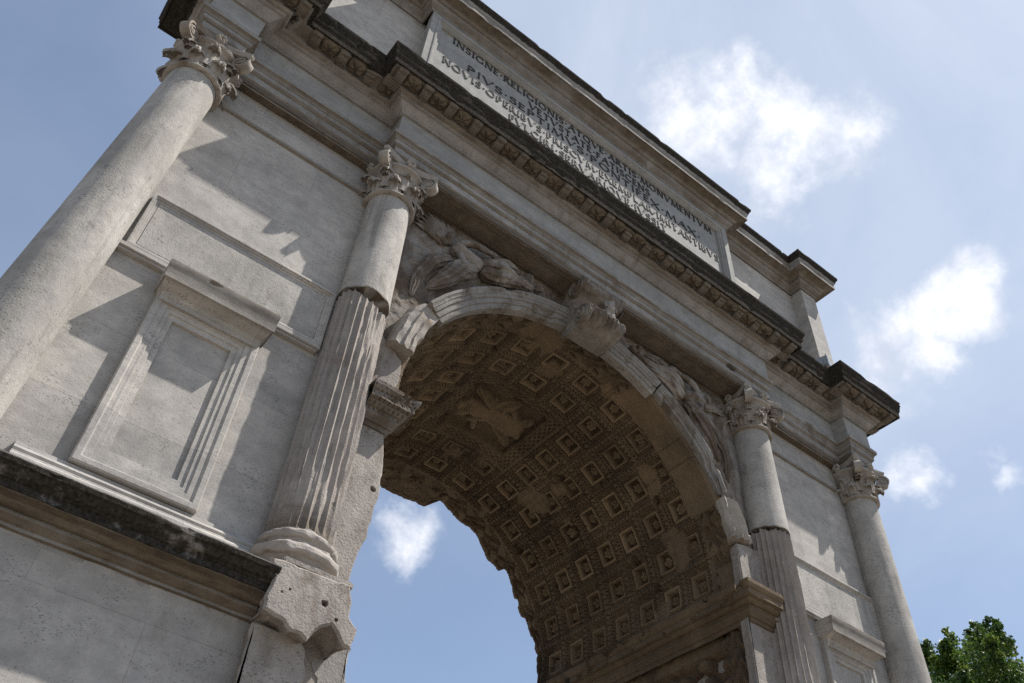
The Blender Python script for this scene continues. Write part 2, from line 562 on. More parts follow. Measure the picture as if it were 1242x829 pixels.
def ragged_slab(name, outline, y0, y1, mat, step=0.06, jit=0.02, seed=0, parent=ARCH, bev=0.015, jitb=None, holes=()):
    """a thick slab with a broken outline given in x and z"""
    P = densify([np.array(p) for p in outline], step, True)
    P3 = np.stack([P[:, 0], np.zeros(len(P)), P[:, 1]], 1)
    P = P + np.stack([fbm(P3, 9, 3, seed) - 0.5, fbm(P3, 9, 3, seed + 5) - 0.5], 1) * jit * 2
    n = len(P)
    ys = [y0, y0 + bev, *np.linspace(y0 + bev, y1, 14)[1:]]
    d = np.roll(P, -1, 0) - np.roll(P, 1, 0)
    nrm = np.stack([d[:, 1], -d[:, 0]], 1) / (np.linalg.norm(d, axis=1)[:, None] + 1e-9)
    area = 0.5 * np.sum(P[:, 0] * np.roll(P[:, 1], -1) - np.roll(P[:, 0], -1) * P[:, 1])
    nrm = nrm * (1 if area > 0 else -1)
    jb = jit * 1.5 if jitb is None else jitb
    G = []
    for k, y in enumerate(ys):
        fk = min(1.0, max(0.0, (y - y0 - bev) / 0.15))
        q = P - nrm * (bev if k == 0 else (0.012 + jb * 0.6) * fk)
        g3 = np.stack([q[:, 0], np.full(n, y), q[:, 1]], 1)
        nz_ = (fbm(g3, 8, 4, seed + 3) - 0.5) * jb * 2 * fk
        g3[:, 0] += nrm[:, 0] * nz_
        g3[:, 2] += nrm[:, 1] * nz_
        if k:
            g3[:, 1] += (fbm(g3, 9, 2, seed + 6) - .5) * .02 * fk
        G.append(g3)
    bm = bmesh.new()
    rows = [[bm.verts.new(p) for p in g] for g in G]
    for a, b in zip(rows[:-1], rows[1:]):
        for i in range(n):
            j = (i + 1) % n
            bm.faces.new((a[i], a[j], b[j], b[i]))
    if not holes:
        f = bm.faces.new(rows[0])
        bmesh.ops.triangulate(bm, faces=[f])
    else:
        ed = [bm.edges.get((rows[0][i], rows[0][(i + 1) % n])) for i in range(n)]
        rh = np.random.RandomState(seed)
        for (hx, hz, hr) in holes:
            rr = [hr * (0.8 + .4 * rh.rand()) for _ in range(12)]
            rings = []
            for q, (dy, sc_) in enumerate(((0, 1), (0.02, .92), (0.09, .8), (0.10, 0.05))):
                rings.append([bm.verts.new((hx + rr[i] * sc_ * math.cos(i * math.pi / 6), y0 + dy, hz + rr[i] * sc_ * math.sin(i * math.pi / 6))) for i in range(12)])
            for a_, b_ in zip(rings[:-1], rings[1:]):
                for i in range(12):
                    j = (i + 1) % 12
                    bm.faces.new((a_[i], a_[j], b_[j], b_[i]))
            ed += [bm.edges.get((rings[0][i], rings[0][(i + 1) % 12])) for i in range(12)]
        bmesh.ops.triangle_fill(bm, use_beauty=True, use_dissolve=False, edges=ed, normal=(0, -1, 0))
    bmesh.ops.recalc_face_normals(bm, faces=bm.faces)
    bm.verts.index_update()
    V = [v.co[:] for v in bm.verts]
    F = [[v.index for v in g.verts] for g in bm.faces]
    bm.free()
    return mk(name, V, F, mat, parent, 40)


# broken marble jamb beside the left inner column, and the sounder right one
jl = [(-3.25, 2.0)] + left_jamb + [(-3.08, 6.54), (-3.25, 6.56)]
ragged_slab('jamb', jl, -0.13, 2.2, M['rough'], seed=3, holes=((-2.80, 4.52, .035),))
jr = [(3.2, GZ), (2.65, GZ), (2.65, 5.3), (2.65, 6.35), (2.78, 6.40), (3.2, 6.45)]
ragged_slab('jamb', jr, -0.13, 0.012, M['rough'], seed=8, jit=0.012)


# ------------------------------------------------------------------ coffered vault
PITCH_Y = 0.53
Y0 = 0.395
ROW = R_(12.42)
TH0 = R_(89.2)


def caps_height(X, Y, caps):
    H = np.zeros_like(X)
    for c in caps:
        x0, y0, x1, y1, r0, r1, h = c[:7]
        fold = c[7] if len(c) > 7 else 0
        dx, dy = x1 - x0, y1 - y0
        L2 = dx * dx + dy * dy + 1e-9
        t = np.clip(((X - x0) * dx + (Y - y0) * dy) / L2, 0, 1)
        ex, ey = X - (x0 + dx * t), Y - (y0 + dy * t)
        d = np.sqrt(ex * ex + ey * ey)
        r = r0 + (r1 - r0) * t
        b = h * np.sqrt(np.clip(1 - (d / r) ** 2, 0, 1))
        if fold:
            s = (ex * dy - ey * dx) / math.sqrt(L2)
            ph = s / r * fold * 3.1 + 2.5 * np.sin(t * 3 + x0 * 5)
            b = b * (1 + 0.28 * np.sin(ph) * (b > 0))
        H = np.maximum(H, b)
    return H


def build_vault():
    su = 60
    nth = int(15.6 * su)
    nrow = 15
    th_lo, th_hi = R_(-7.4), R_(187.4)
    ths = np.linspace(th_lo, th_hi, nth)
    ny = int(4.5 / PITCH_Y * su)
    ys = np.linspace(0.0, 4.5, ny)
    T, Y = np.meshgrid(ths, ys, indexing='ij')
    a = (T - TH0) / ROW + 0.5
    b = (Y - Y0) / PITCH_Y
    ka, kb = np.floor(a), np.floor(b)
    u = (a - ka - 0.5) * 2
    v = (b - kb - 0.5) * 2
    m = np.maximum(np.abs(u), np.abs(v))
    inside = (kb >= 0) & (kb < 7) & (ka >= -7) & (ka <= 7)
    S3 = np.stack([T * RAD, Y, T * 0], -1).reshape(-1, 3)

    def ss(x, e0, e1):
        t = np.clip((x - e0) / (e1 - e0), 0, 1)
        return t * t * (3 - 2 * t)
    # depth outward (positive = deeper)
    D = np.zeros_like(T)
    q_ = 1 - m
    cof = 0.028 * ss(q_, 0.095, 0.11) + 0.030 * ss(q_, 0.245, 0.26) + 0.022 * ss(q_, 0.375, 0.39) - 0.040 * ss(q_, 0.425, 0.44) + 0.130 * ss(q_, 0.545, 0.57)
    along = np.where(np.abs(u) > np.abs(v), v, u)
    egg = np.abs(np.sin(along * math.pi * 5.5))
    b1 = ss(q_, 0.12, 0.13) * ss(-q_, -0.24, -0.23)
    b2 = ss(q_, 0.27, 0.28) * ss(-q_, -0.375, -0.365)
    rib = ss(-q_, -0.088, -0.080)
    dart = ss(-egg, -0.42, -0.28)
    tongue = ss(egg, 0.6, 0.9)
    cof = cof + b1 * (0.062 * dart - 0.020 * tongue) + b2 * 0.055 * ss(-np.abs(np.sin(along * math.pi * 9.5)), -0.45, -0.30)
    gl = np.sin(along * math.pi * 7) * np.sin(q_ / 0.088 * math.pi)
    cof = cof + rib * (0.030 * ss(gl, 0.35, 0.6) - 0.008)
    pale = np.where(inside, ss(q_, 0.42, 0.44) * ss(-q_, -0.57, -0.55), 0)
    D = np.where(inside, cof, 0)
    # big framed relief in the middle of the vault
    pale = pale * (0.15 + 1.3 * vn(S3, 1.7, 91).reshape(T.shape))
    pan = (ka >= -1) & (ka <= 1) & (kb >= 2) & (kb <= 4)
    uc = (T - TH0 - 0) * RAD / (1.5 * ROW * RAD)
    vc = (Y - (Y0 + 3.5 * PITCH_Y)) / (1.5 * PITCH_Y)
    mp_ = np.maximum(np.abs(uc), np.abs(vc))
    al2 = np.where(np.abs(uc) > np.abs(vc), vc, uc)
    pd = 0.03 * ss(1 - mp_, 0.03, 0.05) + 0.03 * ss(1 - mp_, 0.2, 0.23) + 0.13 * ss(1 - mp_, 0.24, 0.29)
    carved = (1 - mp_ > 0.05) & (1 - mp_ < 0.20)
    pd = pd + np.where(carved, 0.04 * ss(np.sin(al2 * 38) * np.cos((1 - mp_) * 62), 0.0, 0.3), 0)
    X_, Y_ = uc, vc
    fig = caps_height(X_, Y_, [(-.45, .0, .35, .05, .24, .20, .20, 1), (.35, .05, .5, .28, .13, .10, .18), (-.5, -.05, -.62, -.35, .12, .08, .1, 1), (-.3, .2, -.6, .5, .2, .1, .12, 2),
                               (.1, -.15, .55, -.45, .16, .08, .12, 2), (-.05, -.2, -.2, -.6, .2, .08, .12, 2), (.2, .25, .05, .6, .1, .07, .11), (.1, .0, .62, .1, .07, .05, .12), (.58, .2, .5, -.1, .08, .06, .12),
                               (-.1, .1, .25, .4, .1, .08, .13), (-.65, .15, -.3, -.3, .1, .08, .12)])
    inner = 1 - mp_ > 0.29
    pd = pd - np.where(inner, fig, 0)
    D = np.where(pan, pd, D)
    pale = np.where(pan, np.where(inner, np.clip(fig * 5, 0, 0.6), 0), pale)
    # carved bands at the two ends
    bands = (kb < 0) | (kb >= 7)
    yb = np.where(kb < 0, Y / Y0, (Y - (Y0 + 7 * PITCH_Y)) / (4.5 - Y0 - 7 * PITCH_Y))
    sc_ = 0.5 + 0.5 * np.sin(T * RAD * 14 + 2.2 * np.sin(yb * 6.2)) * np.sin(yb * math.pi * 2.2 + 1.3 * np.sin(T * RAD * 14))
    fr = ss(yb, 0.08, 0.14) * ss(1 - yb, 0.08, 0.14)
    bd = 0.06 * fr - 0.075 * fr * ss(sc_, .35, .6) * (0.6 + 0.8 * fbm(S3, 5, 2, 31).reshape(T.shape))
    D = np.where(bands, bd, D)
    # restored smooth stretch behind the chipped archivolt, patches rubbed away
    Td = np.degrees(T)
    dm = fbm(S3, 1.1, 4, 5).reshape(T.shape)
    sm = ((Y < 0.42 + 0.15 * dm) & (Td > 22) & (Td < 63 + 8 * dm)) | ((Y < 0.3) & (Td < 4))
    worn = ss(dm, 0.655, 0.685) * ~pan
    worn2 = ss(fbm(S3, 3.0, 3, 77).reshape(T.shape), 0.68, 0.74)
    w = np.clip(worn * 0.85 + worn2 * 0.6, 0, 1)
    D = D * (1 - w) + (0.02 + 0.05 * dm) * w
    D = np.where(sm, 0.03 * dm, D)
    D = D + (fbm(S3, 12, 4, 3).reshape(T.shape) - 0.5) * 0.014 + (fbm(S3, 40, 2, 8).reshape(T.shape) - 0.5) * 0.014
    # deep holes robbed of their clamps, along the course joints
    for (ht, hy, hr) in ((39, 2.62, .11), (45, 3.95, .12), (57, 2.3, .10), (20, 1.75, .10), (27, 3.5, .06), (64, 3.1, .05), (8, 1.45, .09), (33, 0.95, .08), (15, 3.3, .07), (102, 2.1, .06), (110, .9, .07), (47, 1.7, .05)):
        dd = np.sqrt(((Td - ht) * R_(1) * RAD) ** 2 + (Y - hy) ** 2)
        D = D + 0.12 * ss(hr - dd + 0.02 * (dm - .5), 0, 0.03)
    # joints
    for jt in (38.6, 51.5 - 6.2, 63.9 + 6, 20.8, 7.9, 101, 126, 150):
        D = D + 0.02 * (np.abs(Td - jt - 0.5 * (dm - .5)) < 0.18)
    # ragged far edge
    yend = 4.45 + 0.16 * (vn(np.stack([ths * RAD, ths * 0, ths * 0], 1), 2.2, 4) - 0.35) + 0.08 * (fbm(np.stack([ths * RAD, ths * 0 + 4, ths * 0], 1), 8, 3, 6) - 0.5)
    td_ = np.degrees(ths)
    yend = yend - 0.06 + 0.16 * ss(td_, 41.6, 42.4) + 0.36 * ss(td_, 76.5, 79.5) - 0.10 * ss(-td_, -24, -22)
    ynear = 0.0 + 0.03 * fbm(np.stack([ths * RAD, ths * 0 + 9, ths * 0], 1), 6, 3, 6)
    far = (Y - 4.1) / 0.4
    Yw = np.where(far > 0, 4.1 + far * (yend[:, None] - 4.1), Y)
    Yw = np.where(Y < 0.2, ynear[:, None] + Y * (0.2 - ynear[:, None]) / 0.2, Yw)
    r = RAD + D
    Tc = np.clip(T, 0, math.pi)
    ex = (T - Tc) * RAD
    X = r * np.cos(Tc)
    Z = ZS + r * np.sin(Tc) + np.where(T < 0, ex, 0) - np.where(T > math.pi, ex, 0)
    G = np.stack([X, Yw, Z], -1)
    # close the ends outward
    endn = G[:, :1].copy(); endf = G[:, -1:].copy()
    cx = np.stack([np.cos(Tc[:, :1]), 0 * Tc[:, :1], np.sin(Tc[:, :1])], -1)
    endn = endn + cx * 0.30
    ef = [endf + cx * k + np.array([0, 0.05 * math.sin(k * 30), 0]) for k in (0.03, 0.08, 0.16, 0.26, 0.4)]
    G = np.concatenate([endn, G] + ef, 1)
    nu, nv = G.shape[:2]
    V = G.reshape(-1, 3)
    F = grid_faces(nu, nv)
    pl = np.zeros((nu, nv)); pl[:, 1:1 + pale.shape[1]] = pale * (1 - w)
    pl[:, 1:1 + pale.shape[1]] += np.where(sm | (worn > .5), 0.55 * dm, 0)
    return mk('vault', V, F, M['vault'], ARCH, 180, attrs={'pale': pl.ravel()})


VAULT = build_vault()


def rosette_mesh(seed):
    rs = np.random.RandomState(seed)
    n, k = 40, 12
    th = np.linspace(0, 2 * math.pi, n, endpoint=False)
    rr = np.linspace(0, 1, k)
    T, Q = np.meshgrid(th, rr, indexing='ij')
    pet = rs.choice([4, 5, 6])
    lob = 0.78 + 0.22 * np.abs(np.cos(T * pet / 2 + rs.rand()))
    r = Q * 0.085 * lob
    h = 0.075 * np.exp(-(Q * 3.6) ** 2) + 0.055 * np.exp(-((Q - 0.62) / 0.26) ** 2) * lob * lob
    X, Y_ = r * np.cos(T), r * np.sin(T)
    P = np.stack([X, Y_, T * 0 + seed], -1).reshape(-1, 3)
    h = h + (fbm(P, 22, 3, seed).reshape(h.shape) - 0.5) * 0.045
    h[:, -1] = -0.03
    G = np.stack([X, Y_, h], -1)
    me = bpy.data.meshes.new('rosette')
    F = grid_faces(n, k, True, False)
    me.from_pydata(G.reshape(-1, 3).tolist(), [], F.tolist())
    me.polygons.foreach_set('use_smooth', np.ones(len(me.polygons), bool))
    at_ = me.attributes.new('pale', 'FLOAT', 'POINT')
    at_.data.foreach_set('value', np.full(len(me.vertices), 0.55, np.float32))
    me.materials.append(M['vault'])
    return me


def place_rosettes():
    meshes = [rosette_mesh(s) for s in range(7)]
    first = bpy.data.objects.new('rosette', meshes[0])
    cnt = 0
    for ka in range(-7, 8):
        for kb in range(7):
            if abs(ka) <= 1 and 2 <= kb <= 4:
                continue
            th = TH0 + ka * ROW
            y = Y0 + (kb + 0.5) * PITCH_Y
            if rng.rand() < 0.04:
                continue
            o = first.copy() if cnt else first
            o.data = meshes[rng.randint(7)]
            COL.objects.link(o)
            r = RAD + 0.150
            nrm = Vector((-math.cos(th), 0, -math.sin(th)))
            tan = Vector((-math.sin(th), 0, math.cos(th)))
            yy = nrm.cross(tan)
            s = 1.0 + 0.35 * rng.rand()
            rot = Matrix(((tan.x, yy.x, nrm.x), (tan.y, yy.y, nrm.y), (tan.z, yy.z, nrm.z))) @ Matrix.Rotation(rng.rand() * 6, 3, 'Z')
            tcl = max(th, 0)
            p = Vector((r * math.cos(tcl), y, ZS + r * math.sin(tcl) + (th - tcl) * RAD))
            o.matrix_world = Matrix.Translation(p) @ rot.to_4x4() @ Matrix.Scale(s, 4)
            o.parent = VAULT
            cnt += 1


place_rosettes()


# ------------------------------------------------------------------ archivolt
def build_archivolt(name, t0, t1, prof, seed=0, inner_chip=None, amp=0.006, mat='grey', ends=0.03, parent=ARCH):
    """prof: list of (radius, y)"""
    pr = densify(prof, 0.014)
    th = np.radians(np.linspace(t0, t1, max(6, int(abs(t1 - t0) * RAD * R_(1) / 0.035))))
    T, K = np.meshgrid(th, np.arange(len(pr)), indexing='ij')
    r = pr[K, 0]; y = pr[K, 1]
    P = np.stack([T * RAD, r * 1.0, y], -1).reshape(-1, 3)
    dr = (fbm(P, 7, 4, seed) - 0.5).reshape(T.shape) * amp * 2
    dy = (fbm(P, 6, 4, seed + 3) - 0.5).reshape(T.shape) * amp * 2
    ch = np.clip((fbm(P, 2.6, 4, seed + 21).reshape(T.shape) - 0.62) / 0.06, 0, 1)
    y = y + dy + ch * 0.05 * (y < -0.03)
    r = r + dr
    if inner_chip:
        r, y = inner_chip(np.degrees(T), r, y)
    # ragged ends
    e = (fbm(np.stack([r * 0, r, y], -1).reshape(-1, 3), 8, 3, seed + 7).reshape(T.shape) - 0.5) * ends * 2
    T2 = T.copy()
    T2[0] += e[0] / RAD; T2[-1] += e[-1] / RAD
    G = np.stack([r * np.cos(T2), y, ZS + r * np.sin(T2)], -1)
    mb = MB()
    mb.grid(G, False, True)
    # caps
    c = G.shape[1]
    for row, fl in ((0, 1), (G.shape[0] - 1, 0)):
        idx = [row * c + i for i in range(c)]
        mb.F.append(tuple(idx if fl else idx[::-1]))
    return mb.obj(name, M[mat], parent, 40)


PF = [(2.665, 0.06), (2.665, -0.07), (2.685, -0.08), (2.69, -0.072), (2.765, -0.078), (2.77, -0.10), (2.785, -0.105), (2.79, -0.098), (2.87, -0.104), (2.875, -0.128), (2.89, -0.133), (2.895, -0.125), (2.945, -0.13), (2.95, -0.155), (2.985, -0.16), (3.015, -0.195), (3.02, -0.205), (3.065, -0.208), (3.08, -0.19), (3.08, 0.05)]
PF = [(2.68 + (r_ - 2.68) * 0.70, y_ if y_ > -0.14 else -0.13 + (y_ + 0.13) * 0.5) for r_, y_ in PF]
PFo = [(2.785, 0.05), (2.785, -0.085), (2.845, -0.092), (2.85, -0.118), (2.88, -0.122), (2.885, -0.135), (2.915, -0.14), (2.93, -0.155), (2.96, -0.158), (2.975, -0.145), (2.975, 0.05)]
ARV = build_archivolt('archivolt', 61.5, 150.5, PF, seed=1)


def chipo(Td, r, y):
    k = np.clip((38 - Td) / 14, 0, 1)
    r = np.where(r < 2.88, r, r - 0.06 * k)
    return r, y + 0.05 * k * (y < -0.05)


build_archivolt('voussoir', 25, 61, PFo, seed=4, inner_chip=chipo, parent=ARV)
build_archivolt('voussoir', 9, 22, [(2.66, 0.0), (2.60, -0.06), (2.585, -0.14), (2.62, -0.20), (2.68, -0.17), (2.73, -0.225), (2.78, -0.18), (2.83, -0.225), (2.88, -0.17), (2.93, -0.20), (2.965, -0.12), (2.97, 0.0)], seed=9, amp=0.035, ends=0.06, mat='marble', parent=ARV)
build_archivolt('voussoir', 159, 172, [(2.74, 0.0), (2.72, -0.2), (2.74, -0.27), (2.80, -0.29), (2.82, -0.27), (2.90, -0.31), (2.92, -0.28), (3.0, -0.28), (3.04, -0.22), (3.05, 0.0)], seed=13, amp=0.035, ends=0.05, mat='marble', parent=ARV)
build_archivolt('voussoir', 150, 161, [(2.72, 0.0), (2.74, -0.08), (2.9, -0.10), (3.0, -0.07), (3.03, 0.0)], seed=17, amp=0.05, ends=0.03, mat='rough', parent=ARV)
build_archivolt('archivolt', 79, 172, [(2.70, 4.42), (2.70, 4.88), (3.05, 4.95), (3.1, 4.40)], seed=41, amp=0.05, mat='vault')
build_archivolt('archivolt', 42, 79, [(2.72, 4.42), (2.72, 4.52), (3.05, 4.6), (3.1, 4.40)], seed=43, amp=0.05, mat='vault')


# ------------------------------------------------------------------ carved spandrels
def build_spandrel(sgn, seed):
    nx, nz = 260, 280
    xs = np.linspace(0.40, 3.22, nx); zs = np.linspace(6.3, 9.36, nz)
    X, Z = np.meshgrid(xs, zs, indexing='ij')
    caps = [(1.55, 8.93, 1.95, 8.72, .15, .19, .20), (1.36, 9.07, 1.40, 9.05, .11, .11, .20), (1.95, 8.72, 2.35, 8.30, .22, .22, .19, 3), (2.35, 8.30, 2.62, 7.75, .20, .12, .16, 3),
            (2.3, 8.4, 2.85, 8.15, .17, .09, .13, 3), (1.55, 8.98, 1.15, 9.10, .07, .05, .16), (1.75, 8.78, 1.35, 8.82, .07, .06, .17), (1.15, 9.12, .75, 9.14, .09, .07, .13),
            (2.62, 7.8, 2.74, 7.45, .10, .05, .12, 2), (.85, 9.02, .78, 9.2, .14, .13, .12), (2.5, 8.0, 2.92, 7.75, .14, .06, .12, 3), (2.85, 7.6, 2.95, 7.1, .07, .05, .08, 2)]
    caps += [(2.55, 8.62, 2.95, 8.80, .10, .07, .10), (2.62, 8.42, 3.0, 8.42, .09, .06, .08), (1.05, 8.93, 1.06, 8.95, .15, .15, .17), (.72, 9.0, .62, 8.99, .08, .06, .12), (1.2, 8.98, .9, 9.06, .09, .06, .15)]
    H = caps_height(X, Z, caps)
    wa = np.degrees(np.arctan2(Z - 8.72, X - 1.98)); wr = np.hypot(Z - 8.72, X - 1.98)
    wl = 0.42 + 0.62 * np.clip((80 - wa) / 80, 0, 1) + 0.02 * np.sin(np.radians(wa) * 16)
    wing = np.where((wa > 5) & (wa < 96) & (wr < wl), (0.055 + 0.03 * (wr / wl)) * (0.72 + 0.28 * np.abs(np.sin(np.radians(wa) * 8 * (1 + (wr > .38))))), 0)
    wing = np.where((wr > .36) & (wr < .39), wing * .6, wing)
    H = np.maximum(H, wing)
    P = np.stack([X, Z, X * 0 + seed], -1).reshape(-1, 3)
    n = fbm(P, 4, 4, seed).reshape(X.shape); n2 = fbm(P, 13, 4, seed + 4).reshape(X.shape)
    H = H * (0.7 + 0.6 * n) * np.clip((Z + (0 if sgn > 0 else -0.55) - 6.9) / .5, 0.15, 1) + np.where(H > 0.01, (n2 - 0.5) * 0.04, (n2 - 0.5) * 0.012)
    H = H - 0.022 * np.abs(np.sin(X * 7 + Z * 11 + n * 9)) * (H > 0.03)
    r = np.hypot(X, Z - ZS)
    H = np.clip(H, 0.0, 1) * 0.30 + 0.012 + 0.02 * (n2 - .5)
    G = np.stack([X * sgn, -H, Z], -1)
    F = grid_faces(nx, nz)
    fc = r.reshape(-1)[F].min(1)
    F = F[fc > 2.87]
    if sgn > 0:
        F = F[:, ::-1]
    return mk('spandrel_relief', G.reshape(-1, 3), F[:, ::-1], M['relief'], ARCH, 180)




def tube3(mb, pts, rad, folds=0, amp=0.0, flat=1.0, n=22, seed=0):
    """tapered limb through the points; folds run along it"""
    P = np.array(pts, float)
    rad = np.array(rad, float)
    seg = np.r_[0, np.cumsum(np.linalg.norm(np.diff(P, axis=0), axis=1))]
    m = max(8, int(seg[-1] / 0.03))
    t = np.linspace(0, seg[-1], m)
    Q = np.stack([np.interp(t, seg, P[:, k]) for k in range(3)], 1)
    for _ in range(3):
        Q[1:-1] = (Q[:-2] + 2 * Q[1:-1] + Q[2:]) / 4
    R = np.interp(t, seg, rad)
    e = np.sqrt(np.clip(1 - (2 * t / seg[-1] - 1) ** 8, 0, 1))
    D = np.gradient(Q, axis=0); D /= np.linalg.norm(D, axis=1)[:, None]
    A = np.cross(D, np.array([0, 1.0, 0])); A /= np.linalg.norm(A, axis=1)[:, None] + 1e-9
    B = np.cross(D, A)
    th = np.linspace(0, 2 * math.pi, n * 2, endpoint=False)
    G = []
    for i in range(m):
        r = R[i] * e[i] * (1 + amp * np.cos(folds * th + 1.6 * math.sin(i * .25 + seed))) + 1e-3
        G.append(Q[i] + r[:, None] * (A[i] * np.cos(th)[:, None] + B[i] * flat * np.sin(th)[:, None]))
    mb.grid(np.array(G), False, True)


def victory(sgn, parent, seed):
    mb = MB()
    rs = np.random.RandomState(seed)

    def T(x, z, y=-0.09):
        return (sgn * x, y, z)
    body = [([T(2.38, 8.80), T(2.12, 8.72), T(1.88, 8.66)], [.105, .12, .11], 5, .06, 1.0),
            ([T(2.50, 8.93, -.10), T(2.44, 8.90, -.10)], [.085, .08], 0, 0, 1.0),
            ([T(2.30, 8.86, -.14), T(2.08, 9.02, -.16), T(1.82, 9.06, -.15), T(1.66, 9.12, -.12)], [.055, .05, .04, .035], 0, 0, 1.0),
            ([T(2.28, 8.70, -.14), T(2.22, 8.50, -.17), T(2.02, 8.42, -.14)], [.055, .045, .035], 0, 0, 1.0),
            ([T(1.92, 8.70, -.10), T(1.62, 8.90, -.14), T(1.30, 8.84, -.12), T(.98, 8.96, -.09)], [.115, .10, .075, .05], 7, .14, 1.0),
            ([T(1.90, 8.60, -.10), T(1.58, 8.70, -.13), T(1.22, 8.82, -.11)], [.11, .09, .055], 7, .14, 1.0),
            ([T(.98, 8.98, -.10), T(.84, 9.02, -.13)], [.045, .05], 0, 0, 1.0),
            ([T(1.98, 8.60, -.08), T(2.25, 8.36, -.11), T(2.42, 8.05, -.09), T(2.62, 7.78, -.05)], [.12, .13, .10, .05], 8, .20, .8),
            ([T(2.35, 8.55, -.05), T(2.62, 8.28, -.07), T(2.76, 7.92, -.06), T(2.80, 7.5, -.03)], [.10, .09, .07, .04], 7, .20, .8),
            ([T(1.75, 8.98, -.06), T(1.48, 9.14, -.08), T(1.2, 9.13, -.07)], [.06, .07, .03], 6, .2, .8),
            ([T(1.02, 9.13, -.05), T(1.10, 9.10, -.06)], [.11, .11], 0, 0, .8)]
    for pts, rad, fo, am, fl in body:
        pts = [(p[0], p[1] , p[2] + (rs.rand() - .5) * .03) for p in pts]
        tube3(mb, pts, rad, fo, am, fl, seed=seed)
    for k in range(8):       # long flight feathers
        a = R_(8 + k * 11 + rs.rand() * 3)
        L_ = .62 - .03 * abs(k - 3)
        x0, z0 = 2.44, 8.80
        tube3(mb, [T(x0, z0, -.03 - .006 * k), T(x0 + L_ * .5 * math.cos(a), min(9.27, z0 + L_ * .5 * math.sin(a)), -.06), T(min(3.1, x0 + L_ * math.cos(a)), min(9.27, z0 + L_ * .95 * math.sin(a)), -.03)], [.05, .052, .022], 2, .1, .6, n=8)
    for k in range(5):       # short coverts
        a = R_(15 + k * 18)
        tube3(mb, [T(2.42, 8.80, -.07), T(2.42 + .27 * math.cos(a), 8.80 + .27 * math.sin(a), -.085)], [.055, .04], 0, 0, .7, n=8)
    mb.obj('figure', M['relief'], parent, 60, jit=0.035, jscale=12, seed=seed)


for sg_, sd_ in ((-1, 3), (1, 8)):
    sp_ = build_spandrel(sg_, sd_)
    victory(sg_, sp_, sd_)



